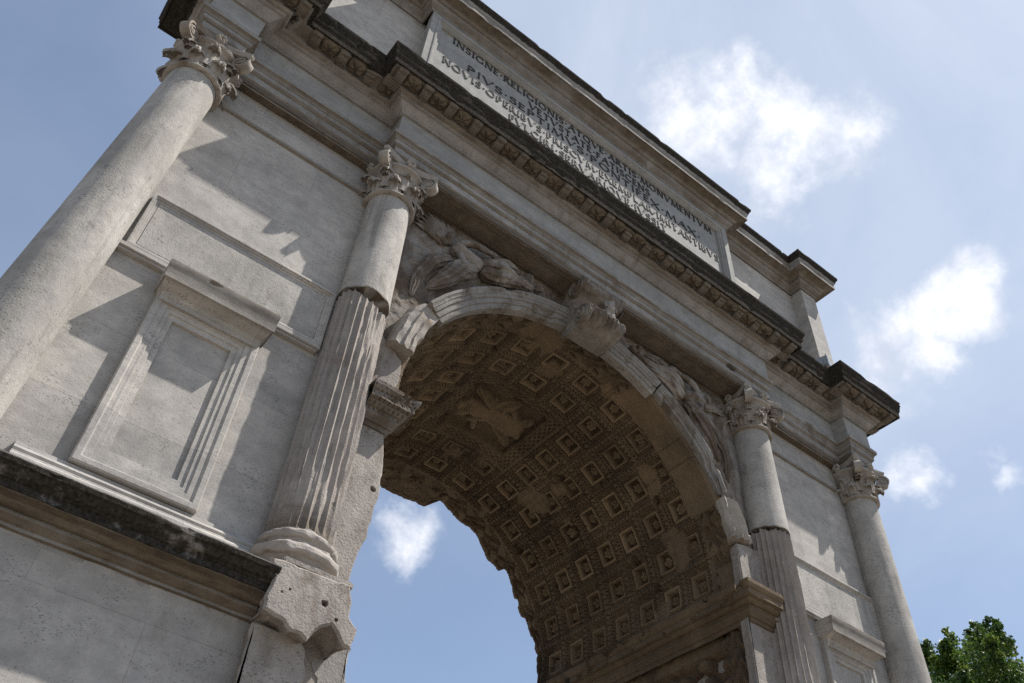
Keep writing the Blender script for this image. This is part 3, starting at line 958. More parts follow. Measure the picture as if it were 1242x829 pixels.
# ------------------------------------------------------------------ keystone: a scrolled bracket with a figure on it
def build_keystone():
    pts = [(0.0, 8.52), (-.18, 8.50), (-.34, 8.50), (-.46, 8.53), (-.53, 8.60), (-.54, 8.68), (-.50, 8.76), (-.41, 8.81), (-.31, 8.82), (-.24, 8.87), (-.22, 8.96), (-.25, 9.05), (-.34, 9.11), (-.44, 9.14), (-.50, 9.19), (-.52, 9.27), (-.48, 9.34), (0.0, 9.38)]
    pr = densify([np.array(p) for p in pts], 0.014)
    nrm = np.gradient(pr, axis=0); nrm /= np.linalg.norm(nrm, axis=1)[:, None]
    nv = np.stack([-nrm[:, 1], nrm[:, 0]], 1)
    us = np.linspace(-1, 1, 110)
    U, K = np.meshgrid(us, np.arange(len(pr)), indexing='ij')
    s = K * 0.014
    h = 0.022 * np.cos(U * math.pi * 7) * (np.abs(U) < 0.95) + 0.03 * (np.abs(U) > 0.82)
    # acanthus leaf curling under the lower scroll and a draped figure standing on the front
    zz = pr[K, 1]
    leaf = caps_height(U, zz, [(-.05, 8.62, .1, 8.5, .5, .45, .10, 3), (-.45, 8.72, -.3, 8.55, .25, .2, .08, 2), (.5, 8.72, .4, 8.55, .25, .2, .08, 2)])
    fig = caps_height(U * .36, zz, [(.16, 8.76, .15, 9.0, .075, .07, .24, 2), (.15, 9.0, .16, 9.14, .085, .075, .24), (.16, 9.22, .16, 9.23, .045, .045, .22), (.10, 9.1, .05, 8.95, .035, .03, .18), (.22, 9.1, .24, 8.94, .035, .03, .18), (.10, 8.76, .12, 8.95, .05, .045, .19)])
    h = np.maximum(h, leaf * .8)
    h = h + 0.02 * np.sin(U * 26 + zz * 30) * (zz < 8.84)
    P = np.stack([U, zz, s], -1).reshape(-1, 3)
    h = h + (fbm(P, 9, 4, 3).reshape(h.shape) - 0.5) * 0.035
    w = 0.40 - 0.09 * (9.35 - zz)
    ynx = pr[K, 0] - np.abs(nv[K, 0]) * h * 1.0
    zn = pr[K, 1] + np.sign(nv[K, 1] + 1e-9) * 0 - h * 0.25
    X = U * w - 0.02
    G = np.stack([X, ynx, zn], -1)
    nu, nvv = G.shape[:2]
    left = G[:1].copy(); left[..., 1] = 0.05
    right = G[-1:].copy(); right[..., 1] = 0.05
    G = np.concatenate([left, G, right], 0)
    V = G.reshape(-1, 3)
    ks = mk('keystone', V, grid_faces(nu + 2, nvv)[:, ::-1], M['relief'], ARCH, 60)
    for sx in (-1, 1):
        for (yy, zz0, rr0, xw) in ((-.33, 9.20, .17, .38), (-.38, 8.66, .155, .32)):
            n = 72
            th = np.linspace(0, 2 * math.pi, n, endpoint=False)
            q = np.linspace(0, 1, 22)
            T, Q = np.meshgrid(th, q, indexing='ij')
            ht = 0.035 * (1 - Q ** 6) + 0.014 * np.sin(T * sx - Q * 2 * math.pi * 2.4) + 0.03 * np.exp(-(Q * 5) ** 2)
            G = np.stack([-0.02 + sx * (xw + ht), yy + Q * rr0 * np.cos(T), zz0 + Q * rr0 * np.sin(T)], -1)
            mb = MB()
            mb.grid(G, True, False)
            mb.obj('volute', M['relief'], ks, 180, jit=.02, jscale=10)
    mb = MB()

    def limb(p0, p1, r0, r1, nseg=9):
        p0, p1 = np.array(p0), np.array(p1)
        d = p1 - p0; L_ = np.linalg.norm(d); d = d / L_
        a_ = np.cross(d, [0, 1, .1]); a_ /= np.linalg.norm(a_); b_ = np.cross(d, a_)
        rows = []
        for t in np.linspace(0, 1, nseg):
            e = math.sqrt(max(0.0, 1 - (2 * t - 1) ** 6))
            r = (r0 + (r1 - r0) * t) * e + 1e-3
            rows.append([p0 + d * L_ * t + r * (1 + .12 * math.cos(5 * q + t * 4)) * (a_ * math.cos(q) + b_ * math.sin(q)) for q in np.linspace(0, 2 * math.pi, 16, endpoint=False)])
        mb.grid(np.array(rows), False, True)
    fx, fy = 0.15, -0.40
    limb((fx - .04, fy, 8.80), (fx - .03, fy - .02, 9.05), .05, .065)
    limb((fx + .05, fy - .03, 8.80), (fx + .03, fy - .02, 9.05), .045, .06)
    limb((fx, fy - .02, 8.98), (fx + .01, fy - .03, 9.24), .08, .085)
    limb((fx - .07, fy - .03, 9.20), (fx - .10, fy - .06, 9.04), .035, .028)
    limb((fx + .08, fy - .03, 9.20), (fx + .11, fy - .05, 9.06), .035, .026)
    limb((fx + .02, fy, 8.84), (fx + .10, fy + .04, 9.12), .06, .05)
    mb.obj('figure', M['relief'], ks, 180, jit=.035, jscale=14)
    return ks


build_keystone()


# ------------------------------------------------------------------ entablature
def ring(h):
    """h = front-right quarter in plan, first point nearest the middle; returns a closed path seen from above, anticlockwise"""
    right = h
    back = [(5.96 + .2, 4.72)]
    p = [(-x, y) for x, y in reversed(right)] + list(right)
    p += [(right[-1][0], 4.72), (-right[-1][0], 4.72)]
    return p


EP = ring([(3.68, -0.49), (3.68, -0.20), (5.77, -0.20), (5.77, -0.47), (6.42, -0.47), (6.42, 0.20), (5.72, 0.20)])


def att_arch(V, off):
    n = fbm(V, 1.5, 3, 50)
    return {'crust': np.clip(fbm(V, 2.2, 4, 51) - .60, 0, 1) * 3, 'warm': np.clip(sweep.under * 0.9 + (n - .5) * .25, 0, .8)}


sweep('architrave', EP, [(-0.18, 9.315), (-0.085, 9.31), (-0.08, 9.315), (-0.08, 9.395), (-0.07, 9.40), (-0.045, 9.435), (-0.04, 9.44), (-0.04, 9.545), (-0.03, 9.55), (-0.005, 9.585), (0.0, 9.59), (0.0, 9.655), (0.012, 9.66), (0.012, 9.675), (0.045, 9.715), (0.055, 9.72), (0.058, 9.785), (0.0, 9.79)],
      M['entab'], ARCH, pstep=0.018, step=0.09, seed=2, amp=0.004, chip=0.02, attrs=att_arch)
sweep('frieze', EP, [(0.0, 9.78), (0.0, 10.27)], M['tablet'], ARCH, seed=3, amp=0.004, chip=0.0, attrs=lambda V, o: {'crust': np.zeros(len(V)), 'warm': np.clip(fbm(V, .9, 3, 4) - .5, 0, 1) * 1.5})


def att_corn(V, off):
    z = V[:, 2]
    cr = np.clip((-V[:, 0] - 6.5) / .15, 0, 1) * np.clip(off / .2, 0, 1) * .7 + np.clip((off - 0.40) / 0.05, 0, 1) * np.clip((z - 10.53) / 0.02, 0, 1) * 0.72 + np.clip(fbm(V, 1.6, 4, 9) - 0.50, 0, 1) * 2.0 * np.clip((z - 10.42) / 0.1, 0, 1)
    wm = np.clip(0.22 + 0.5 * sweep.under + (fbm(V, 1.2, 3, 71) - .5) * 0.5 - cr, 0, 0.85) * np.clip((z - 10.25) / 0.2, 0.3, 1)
    return {'crust': cr, 'warm': wm}


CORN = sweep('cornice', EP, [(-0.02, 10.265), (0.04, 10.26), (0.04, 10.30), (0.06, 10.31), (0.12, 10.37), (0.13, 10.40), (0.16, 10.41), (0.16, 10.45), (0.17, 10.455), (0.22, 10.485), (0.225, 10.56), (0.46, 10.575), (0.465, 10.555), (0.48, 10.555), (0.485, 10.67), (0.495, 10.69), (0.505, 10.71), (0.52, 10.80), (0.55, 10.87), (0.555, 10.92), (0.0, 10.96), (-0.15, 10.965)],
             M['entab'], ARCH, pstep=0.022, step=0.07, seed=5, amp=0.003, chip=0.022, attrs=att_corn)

# flat undersides between the columns, with a sunk frame line
mb = MB()
mb.box(-3.62, 3.62, -0.43, 0.05, 9.325, 9.5, 0.005)
for sx in (-1, 1):
    a, b = sorted((sx * 3.7, sx * 5.9))
    mb.box(a, b, -0.14, 0.05, 9.327, 9.5, 0.005)
    a, b = sorted((sx * 5.80, sx * 6.36))
    mb.box(a, b, -0.41, 0.15, 9.326, 9.5, 0.005)
mb.box(-3.0, 3.0, -0.415, -0.385, 9.305, 9.33, 0.004)
mb.box(-3.0, 3.0, -0.33, -0.315, 9.308, 9.33, 0.003)
mb.box(-3.0, 3.0, -0.085, -0.07, 9.308, 9.33, 0.003)
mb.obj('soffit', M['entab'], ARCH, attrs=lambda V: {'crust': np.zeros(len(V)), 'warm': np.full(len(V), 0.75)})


def modillion_mesh():
    """small bracket: scroll-ended block, fluted front. local: +y outwards (negative world y handled by rotation), z up"""
    mb = MB()
    prof = [(0.0, 0.0), (0.0, -0.075), (0.06, -0.085), (0.12, -0.075), (0.165, -0.055), (0.205, -0.065), (0.225, -0.05), (0.23, 0.0)]
    pr = densify([np.array(p) for p in prof], 0.015)
    us = np.linspace(-1, 1, 21)
    U, K = np.meshgrid(us, np.arange(len(pr)), indexing='ij')
    z = pr[K, 1] * (1 + 0.10 * np.cos(U * math.pi * 4))
    G = np.stack([U * 0.07, pr[K, 0], z], -1)
    a = G[:1].copy(); a[..., 2] = 0.0
    b = G[-1:].copy(); b[..., 2] = 0.0
    mb.grid(np.concatenate([a, G, b], 0))
    V = np.concatenate(mb.V)
    V = V + np.stack([fbm(V, 18, 3, k) - 0.5 for k in range(3)], 1) * 0.018
    return V, mb.F


def lump_mesh(seed):
    n, k = 24, 9
    th = np.linspace(0, 2 * math.pi, n, endpoint=False)
    q = np.linspace(0, 1, k)
    T, Q = np.meshgrid(th, q, indexing='ij')
    X = np.sign(np.cos(T)) * np.abs(np.cos(T)) ** 0.6 * Q * 0.140
    Y_ = np.sign(np.sin(T)) * np.abs(np.sin(T)) ** 0.6 * Q * 0.112
    P = np.stack([X, Y_, X * 0 + seed], -1).reshape(-1, 3)
    h = -0.075 * np.sqrt(np.clip(1 - Q ** 2.5, 0, 1)) * (0.8 + 0.25 * np.cos(T * 5 + seed)) + (fbm(P, 16, 3, seed).reshape(T.shape) - .5) * 0.035
    h[:, -1] = 0.02
    return np.stack([X, Y_, h], -1).reshape(-1, 3), grid_faces(n, k, True, False)


def place_modillions():
    V, F = modillion_mesh()
    pieces = []
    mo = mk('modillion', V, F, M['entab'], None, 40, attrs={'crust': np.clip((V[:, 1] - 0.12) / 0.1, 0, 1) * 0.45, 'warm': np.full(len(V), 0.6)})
    COL.objects.unlink(mo)
    lu = []
    for s in range(4):
        V2, F2 = lump_mesh(s)
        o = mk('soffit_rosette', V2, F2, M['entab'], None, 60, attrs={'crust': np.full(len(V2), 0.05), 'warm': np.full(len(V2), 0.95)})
        COL.objects.unlink(o)
        lu.append(o)
    runs = []
    # (start, end, outward normal, count of pitches)
    runs.append(((-3.68 - .30, -0.49), (3.68 + .30, -0.49), 19))
    for sx in (-1, 1):
        a = ((sx * (3.68 + .62), -0.20), (sx * (5.77 - .62), -0.20), 2)
        runs.append(a if sx > 0 else ((a[1][0], a[1][1]), (a[0][0], a[0][1]), 2))
        a = ((5.77 - .30, -0.47), (6.42 + .30, -0.47), 3) if sx > 0 else ((-6.42 - .30, -0.47), (-5.77 + .30, -0.47), 3)
        runs.append(a)
    for (p, q, cnt) in runs:
        p, q = np.array(p), np.array(q)
        d = (q - p) / cnt
        for i in range(cnt + 1):
            o = mo.copy(); COL.objects.link(o); o.parent = CORN
            c = p + d * i
            o.location = (c[0], c[1] - 0.225, 10.565 + (rng.rand() - .5) * .006)
            o.rotation_euler = (0, 0, math.pi + (rng.rand() - .5) * .06)
            sz = 0.82 + 0.25 * rng.rand()
            o.scale = (0.95, 1.0 if rng.rand() > .25 else 0.7, sz)
            if i < cnt:
                o = lu[rng.randint(4)].copy(); COL.objects.link(o); o.parent = CORN
                c = p + d * (i + 0.5)
                o.location = (c[0], c[1] - 0.335, 10.568)
                s = 0.9 + 0.2 * rng.rand()
                o.scale = (s, 1.0, 0.8 + .5 * rng.rand())
    # sides of the projections, facing left (the sides one sees from the passage side)
    for (x, y0, y1, sg) in ((-3.68, -0.74, -0.45, -1), (5.77, -0.74, -0.45, -1), (-6.42, -0.60, 0.1, -1), (6.42, -.6, .1, 1), (3.68, -.74, -.45, 1)):
        for k in range(2):
            y = y0 + (y1 - y0) * (k + 0.5) / 2
            o = (mo if k == 0 else lu[1]).copy(); COL.objects.link(o); o.parent = CORN
            if k == 0:
                o.location = (x + sg * 0.225, y, 10.565); o.rotation_euler = (0, 0, -sg * math.pi / 2)
            else:
                o.location = (x + sg * 0.345, y, 10.568); o.rotation_euler = (0, 0, math.pi / 2)


place_modillions()


# ------------------------------------------------------------------ attic
AP = ring([(3.62, -0.28), (3.62, 0.03), (5.99, 0.03), (5.99, -0.24), (6.45, -0.24), (6.45, 0.28), (6.2, 0.28)])
AP2 = ring([(3.55, -0.17), (3.55, 0.03), (5.99, 0.03), (5.99, -0.24), (6.45, -0.24), (6.45, 0.28), (6.2, 0.28)])
sweep('attic', AP2, [(0.10, 10.95), (0.10, 11.22), (0.07, 11.27), (0.03, 11.31), (0.0, 11.34), (0.0, 14.26)], M['trav'], ARCH, pstep=0.25, step=0.2, amp=0.004, chip=0, seed=6)


def att_ac(V, off):
    z = V[:, 2]
    cr = np.clip((z - 14.62) / 0.10, 0, 1) * 0.85 + np.clip(fbm(V, 1.1, 3, 19) - 0.55, 0, 1) * 1.2
    return {'crust': cr, 'warm': np.clip(0.25 + .45 * sweep.under + (fbm(V, 1.1, 3, 33) - .5) * .5 - cr, 0, .8)}


sweep('attic_cornice', AP, [(0.0, 14.20), (0.03, 14.20), (0.03, 14.25), (0.05, 14.27), (0.10, 14.33), (0.12, 14.36), (0.12, 14.40), (0.15, 14.41), (0.17, 14.45), (0.19, 14.47), (0.33, 14.50), (0.335, 14.485), (0.345, 14.49), (0.345, 14.60), (0.355, 14.62), (0.36, 14.64), (0.39, 14.73), (0.42, 14.78), (0.43, 14.84), (0.0, 14.86), (-0.15, 14.87)],
      M['entab'], ARCH, pstep=0.025, step=0.07, seed=15, amp=0.003, chip=0.02, attrs=att_ac)


mb = MB()
mb.box(-6.05, 6.05, 0.15, 4.6, 14.3, 14.86, 0.01)
mb.box(-3.5, 3.5, -0.15, 0.3, 14.3, 14.858, 0.01)
mb.box(-5.9, 5.9, 0.06, 4.5, 9.36, 11.0, 0.01)
mb.obj('roof', M['trav'], ARCH)


def frame_rect(mb, x0, x1, z0, z1, prof, step=0.3):
    """moulded frame around a rectangle on a wall facing -y. prof: (inward distance, y)"""
    pr = np.array(prof, float)
    cs = [(x0, z0, 1, 1), (x1, z0, -1, 1), (x1, z1, -1, -1), (x0, z1, 1, -1)]
    G = []
    for i in range(4):
        a, b = cs[i], cs[(i + 1) % 4]
        L = math.hypot(b[0] - a[0], b[1] - a[1])
        k = max(1, int(L / step))
        for t in np.arange(k) / k:
            row = []
            for d, y in pr:
                pa = (a[0] + a[2] * d, a[1] + a[3] * d); pb = (b[0] + b[2] * d, b[1] + b[3] * d)
                row.append((pa[0] * (1 - t) + pb[0] * t, y, pa[1] * (1 - t) + pb[1] * t))
            G.append(row)
    mb.grid(np.array(G), True, False)


mb = MB()
frame_rect(mb, -3.60, 3.60, 11.5, 14.215, [(0.02, -0.1), (0.0, -0.295), (0.005, -0.305), (0.12, -0.305), (0.125, -0.32), (0.155, -0.322), (0.17, -0.29), (0.20, -0.285), (0.205, -0.265), (0.235, -0.262), (0.24, -0.20)])
PANEL = mb.obj('inscription_panel', M['tablet'], ARCH, 30, jit=0.004, attrs=lambda V: {'crust': np.clip((fbm(V, 2, 3, 5) - .62) * 3, 0, 1), 'warm': np.clip(fbm(V, .8, 3, 4) - .45, 0, 1) * 1.3})
mb = MB()
mb.box(-3.37, 3.37, -0.212, -0.1, 11.7, 14.0, 0.0)
mb.obj('tablet_face', M['tablet'], PANEL)

# Roman capitals: strokes (x0,y0,x1,y1,thick) and arcs ('a',cx,cy,rx,ry,a0,a1,thickmax)
TK, TN = 0.15, 0.072
GL = {
    'I': (0.30, [(0.15, 0, 0.15, 1, TK)]),
    'N': (0.92, [(0.12, 0, 0.12, 1, TN), (0.10, 1, 0.80, 0, TK), (0.80, 0, 0.80, 1, TN)]),
    'S': (0.62, [('a', .31, .75, .22, .21, 20, 270, .13), ('a', .31, .27, .24, .24, 90, -160, .14)]),
    'G': (0.95, [('a', .5, .5, .42, .47, 40, 320, .15), (.82, .05, .82, .42, TK)]),
    'E': (0.62, [(.12, 0, .12, 1, TK), (.12, .96, .55, .96, TN), (.12, .52, .48, .52, TN), (.12, .04, .58, .04, TN)]),
    'R': (0.78, [(.12, 0, .12, 1, TK), ('a', .2, .74, .33, .23, 90, -90, .14), (.12, .96, .25, .96, TN), (.12, .50, .25, .50, TN), (.33, .5, .74, 0, TK)]),
    'L': (0.60, [(.12, 0, .12, 1, TK), (.12, .04, .56, .04, TN)]),
    'O': (1.02, [('a', .5, .5, .43, .47, 0, 360, .15)]),
    'A': (0.92, [(.06, 0, .46, 1, TN), (.46, 1, .86, 0, TK), (.22, .36, .70, .36, TN)]),
    'T': (0.78, [(.39, 0, .39, 1, TK), (.04, .96, .74, .96, TN)]),
    'Q': (1.05, [('a', .5, .5, .43, .47, 0, 360, .15), (.5, .05, 1.0, -.18, TN)]),
    'V': (0.90, [(.05, 1, .45, 0, TK), (.45, 0, .85, 1, TN)]),
    'M': (1.12, [(.08, 0, .20, 1, TN), (.20, 1, .56, 0, TK), (.56, 0, .90, 1, TN), (.90, 1, 1.02, 0, TK)]),
    'P': (0.68, [(.12, 0, .12, 1, TK), ('a', .2, .72, .36, .25, 90, -90, .14), (.12, .96, .25, .96, TN), (.12, .47, .25, .47, TN)]),
    'F': (0.60, [(.12, 0, .12, 1, TK), (.12, .96, .55, .96, TN), (.12, .52, .48, .52, TN)]),
    'X': (0.88, [(.08, 1, .78, 0, TK), (.78, 1, .08, 0, TN)]),
    'C': (0.88, [('a', .5, .5, .42, .47, 42, 318, .15)]),
    'B': (0.70, [(.12, 0, .12, 1, TK), ('a', .2, .76, .29, .21, 90, -90, .13), ('a', .2, .27, .36, .26, 90, -90, .14), (.12, .96, .25, .96, TN), (.12, .53, .25, .53, TN), (.12, .04, .25, .04, TN)]),
    '.': (0.34, [(.12, .46, .22, .56, .13)]),
    ' ': (0.22, []),
}
SER = {'I': [(.15, 0), (.15, 1)], 'N': [(.12, 0), (.10, 1), (.80, 1)], 'E': [(.12, 0), (.12, 1)], 'R': [(.12, 0), (.74, 0)], 'L': [(.12, 0), (.12, 1)], 'A': [(.06, 0), (.86, 0)], 'T': [(.39, 0)], 'V': [(.05, 1), (.85, 1)],
       'M': [(.08, 0), (1.02, 0)], 'P': [(.12, 0)], 'F': [(.12, 0)], 'X': [(.08, 1), (.78, 1), (.08, 0), (.78, 0)], 'B': []}


def letter_line(text, x0, x1, zt, h, y, dep, parent):
    adv = sum(GL[c][0] + 0.14 for c in text) - 0.14
    k = (x1 - x0) / adv
    mb = MB()
    x = x0

    def quad(p, w):
        # p: (4 corner x,z) → prism from y to y-dep
        V = [(a, y + 0.02, b) for a, b in p] + [(a, y - dep, b) for a, b in p]
        n = len(p)
        F = [tuple(range(n, 2 * n))] + [(i, (i + 1) % n, n + (i + 1) % n, n + i) for i in range(n)]
        mb.add(V, F)

    def T(a, b):
        return (x + a * k, zt - h + b * h)
    ct = 0
    for c in text:
        for st in GL[c][1]:
            ct += 1
            if st[0] == 'a':
                _, cx, cy, rx, ry, a0, a1, th = st
                n = max(6, int(abs(a1 - a0) / 18))
                an = np.radians(np.linspace(a0, a1, n + 1))
                for i in range(n):
                    p = []
                    for a, s in ((an[i], 1), (an[i + 1], 1), (an[i + 1], -1), (an[i], -1)):
                        t = th * (0.35 + 0.65 * abs(math.cos(a))) / 2
                        p.append(T(cx + (rx + s * t) * math.cos(a), cy + (ry + s * t * 0.8) * math.sin(a)))
                    quad(p, 0)
            else:
                a, b, c2, d, th = st
                p0, p1 = np.array(T(a, b)), np.array(T(c2, d))
                dv = (p1 - p0) / (np.linalg.norm(p1 - p0) + 1e-9)
                nv = np.array([-dv[1], dv[0]]) * th * h / 2 * (0.97 + 0.01 * (ct % 5))
                quad([tuple(p0 + nv), tuple(p1 + nv), tuple(p1 - nv), tuple(p0 - nv)], 0)
        for (a, b) in SER.get(c, []):
            p0 = np.array(T(a, b)); s = 0.13 * h; v = 0.035 * h * (1 if b == 0 else -1)
            quad([(p0[0] - s, p0[1]), (p0[0] + s, p0[1]), (p0[0] + s * .9, p0[1] + v * 1.3), (p0[0] - s * .9, p0[1] + v * 1.3)], 0)
        x += (GL[c][0] + 0.14) * k
    o = mb.obj('inscription_line', M['bronze'], parent, 10)
    return o


LN = [('INSIGNE.RELIGIONIS.ATQVE.ARTIS.MONVMENTVM', -3.10, 3.22, 13.98), ('VETVSTATE.FATISCENS', -1.42, 1.52, 13.70), ('PIVS.SEPTIMVS.PONTIFEX.MAX.', -2.74, 2.85, 13.44), ('NOVIS.OPERIBVS.PRISCVM.EXEMPLAR.IMITANTIBVS', -3.20, 3.30, 13.14), ('FVLCIRI.SERVARIQVE.IVSSIT', -1.80, 1.88, 12.85), ('ANNO.SACRI.PRINCIPATVS.EIVS.XXIIII', -2.4, 2.4, 12.55)]
for t, a, b, z in LN:
    letter_line(t, a, b, z, 0.192, -0.212, 0.015, PANEL)


# ------------------------------------------------------------------ columns
def capital_geo(seed):
    """composite capital, local origin on the axis at the astragal; height 0.69"""
    mb = MB()
    H = 0.69
    # necking and bell
    G, _ = lathe([(0.285, -0.02), (0.325, -0.015), (0.34, 0.0), (0.34, 0.02), (0.325, 0.035), (0.29, 0.04), (0.285, 0.1), (0.29, 0.25), (0.31, 0.38), (0.34, 0.47), (0.36, 0.5), (0.39, 0.515), (0.40, 0.545), (0.385, 0.575), (0.33, 0.58), (0.33, 0.62), (0, 0.62)], 40)
    mb.grid(G, True, False)

    def leaf(ang, z0, h, w, r0, curl, tip):
        nv, nu = 16, 11
        G = np.zeros((nu, nv, 3))
        rs = np.random.RandomState(int(ang * 100) + seed)
        br = rs.rand() < 0.15
        for j in range(nv):
            t = j / (nv - 1)
            if t < 0.72:
                q = t / 0.72
                r = r0 + 0.035 * q * q + 0.02
                z = z0 + h * q * 0.98
            else:
                q = (t - 0.72) / 0.28
                a = q * math.pi * (0.95 if not br else .45)
                r = r0 + 0.055 + curl * (1 - math.cos(a)) * 0.9
                z = z0 + h * 0.98 + curl * 0.62 * math.sin(a) - tip * q * q
            ww = w * (1.0 - 0.10 * t - 0.45 * max(0, t - 0.72) / 0.28)
            ww *= 1 + 0.10 * abs(math.sin(t * math.pi * 4.5))
            for i in range(nu):
                u = i / (nu - 1) * 2 - 1
                a = ang + u * ww / (r + 0.02)
                bend = 0.028 * (1 - u * u) - 0.010 * math.cos(u * math.pi * 3) * (t > .1)
                rr = r + bend
                G[i, j] = (rr * math.cos(a), rr * math.sin(a), z - 0.03 * abs(u) ** 2 * (t > 0.6) * (t - .6) * 3)
        # give it thickness
        B = G.copy()
        c = np.stack([np.cos(np.full(1, ang)), np.sin(np.full(1, ang)), np.zeros(1)], 1)
        for j in range(nv):
            t = j / (nv - 1)
            if t < .78:
                B[:, j] -= c * 0.03
            else:
                B[:, j, 2] -= 0.03
                B[:, j] -= c * 0.012
        full = np.concatenate([G, B[::-1]], 0)
        mb.grid(full, True, False)
        # tip closing
        n0 = mb.n - full.shape[0] * nv
        idx = [n0 + i * nv + nv - 1 for i in range(full.shape[0])]
        mb.F.append(tuple(idx))
    for k in range(8):
        leaf(k * math.pi / 4 + math.pi / 8, 0.04, 0.19, 0.098, 0.28, 0.052, 0.05)
    for k in range(8):
        leaf(k * math.pi / 4, 0.10, 0.31, 0.10, 0.285, 0.062, 0.05)
    # volutes at the four corners
    for k in range(4):
        a = math.pi / 4 + k * math.pi / 2
        c, s = math.cos(a), math.sin(a)
        cr, cz = 0.475, 0.475
        n = 44
        path = []
        for i in range(n):
            t = i / (n - 1)
            ang = math.pi * 0.62 - t * 2 * math.pi * 1.9
            rad = 0.105 * (1 - t) ** 0.85 + 0.016
            path.append((cr + rad * math.cos(ang), cz + rad * math.sin(ang), 0.024 * (1 - .5 * t)))
        pre = [(0.32, 0.55, 0.024), (0.37, 0.58, 0.024), (0.42, 0.585, 0.024)]
        path = pre + path
        P = np.array(path)
        d = np.gradient(P[:, :2], axis=0)
        d /= np.linalg.norm(d, axis=1)[:, None] + 1e-9
        nn = np.stack([-d[:, 1], d[:, 0]], 1)
        G = []
        for i, (r, z, th) in enumerate(path):
            wd = 0.062 if i > 3 else 0.05
            rowp = []
            for (e, w_) in ((1, -1), (1, -.7), (.6, 0), (1, .7), (1, 1), (-1, 1), (-1, -1)):
                rr = r + nn[i, 0] * th * e * .6; zz = z + nn[i, 1] * th * e * .6
                x = rr * c - s * wd * w_; y = rr * s + c * wd * w_
                rowp.append((x, y, zz))
            G.append(rowp)
        mb.grid(np.array(G), False, True)
        # eye
        ring_ = []
        for sgn in (-1, 1):
            for rr_, dd in ((0.085, 0.048), (0.03, 0.050), (0.022, 0.066), (0.001, 0.07)):
                ring_.append([((cr + rr_ * math.cos(t)) * c - s * dd * sgn, (cr + rr_ * math.cos(t)) * s + c * dd * sgn, cz + rr_ * math.sin(t)) for t in np.linspace(0, 2 * math.pi, 14, endpoint=False)])
            mb.grid(np.array(ring_[-4:]), False, True)
        # leaf supporting the volute
        leaf(a, 0.30, 0.14, 0.045, 0.35, 0.04, 0.03)
    # abacus with hollowed sides
    outl = []
    for k in range(4):
        a = math.pi / 4 + k * math.pi / 2
        A = np.array([math.cos(a), math.sin(a)]) * 0.60
        B_ = np.array([math.cos(a + math.pi / 2), math.sin(a + math.pi / 2)]) * 0.60
        tdir = (B_ - A) / np.linalg.norm(B_ - A)
        A2, B2 = A + tdir * 0.045, B_ - tdir * 0.045
        mid = (A + B_) / 2; mn = mid / np.linalg.norm(mid)
        for t in np.linspace(0, 1, 12):
            p = A2 * (1 - t) + B2 * t - mn * 0.085 * math.sin(t * math.pi)
            outl.append(p)
    outl = np.array(outl)
    G = []
    for s_, z in ((0.0, 0.60), (0.93, 0.60), (0.94, 0.625), (0.98, 0.64), (0.99, 0.665), (1.0, 0.69), (0.0, 0.692)):
        G.append([(p[0] * s_, p[1] * s_, z) for p in outl])
    mb.grid(np.array(G), False, True)
    # fleuron on each side
    for k in range(4):
        a = k * math.pi / 2
        for i in range(6):
            b = i * math.pi / 3
            cc = np.array([math.cos(a), math.sin(a)]); tt = np.array([-math.sin(a), math.cos(a)])
            th = np.linspace(0, 2 * math.pi, 9, endpoint=False)
            rr = []
            for q, hh in ((1, 0), (0.75, .03), (0.3, .045), (0.01, .05)):
                row = []
                for t in th:
                    lx = 0.042 * math.cos(b) + 0.034 * q * math.cos(t); lz = 0.045 * math.sin(b) + 0.032 * q * math.sin(t)
                    p = cc * (0.385 + hh) + tt * lx
                    row.append((p[0], p[1], 0.635 + lz))
                rr.append(row)
            mb.grid(np.array(rr), False, True)
    V = np.concatenate(mb.V)
    V = V + np.stack([fbm(V, 14, 3, seed + k) - 0.5 for k in range(3)], 1) * 0.022
    return V, mb.F


XI, XO, YC = 3.389, 6.092, -0.13
ZN, ZBK = 8.62, 6.77


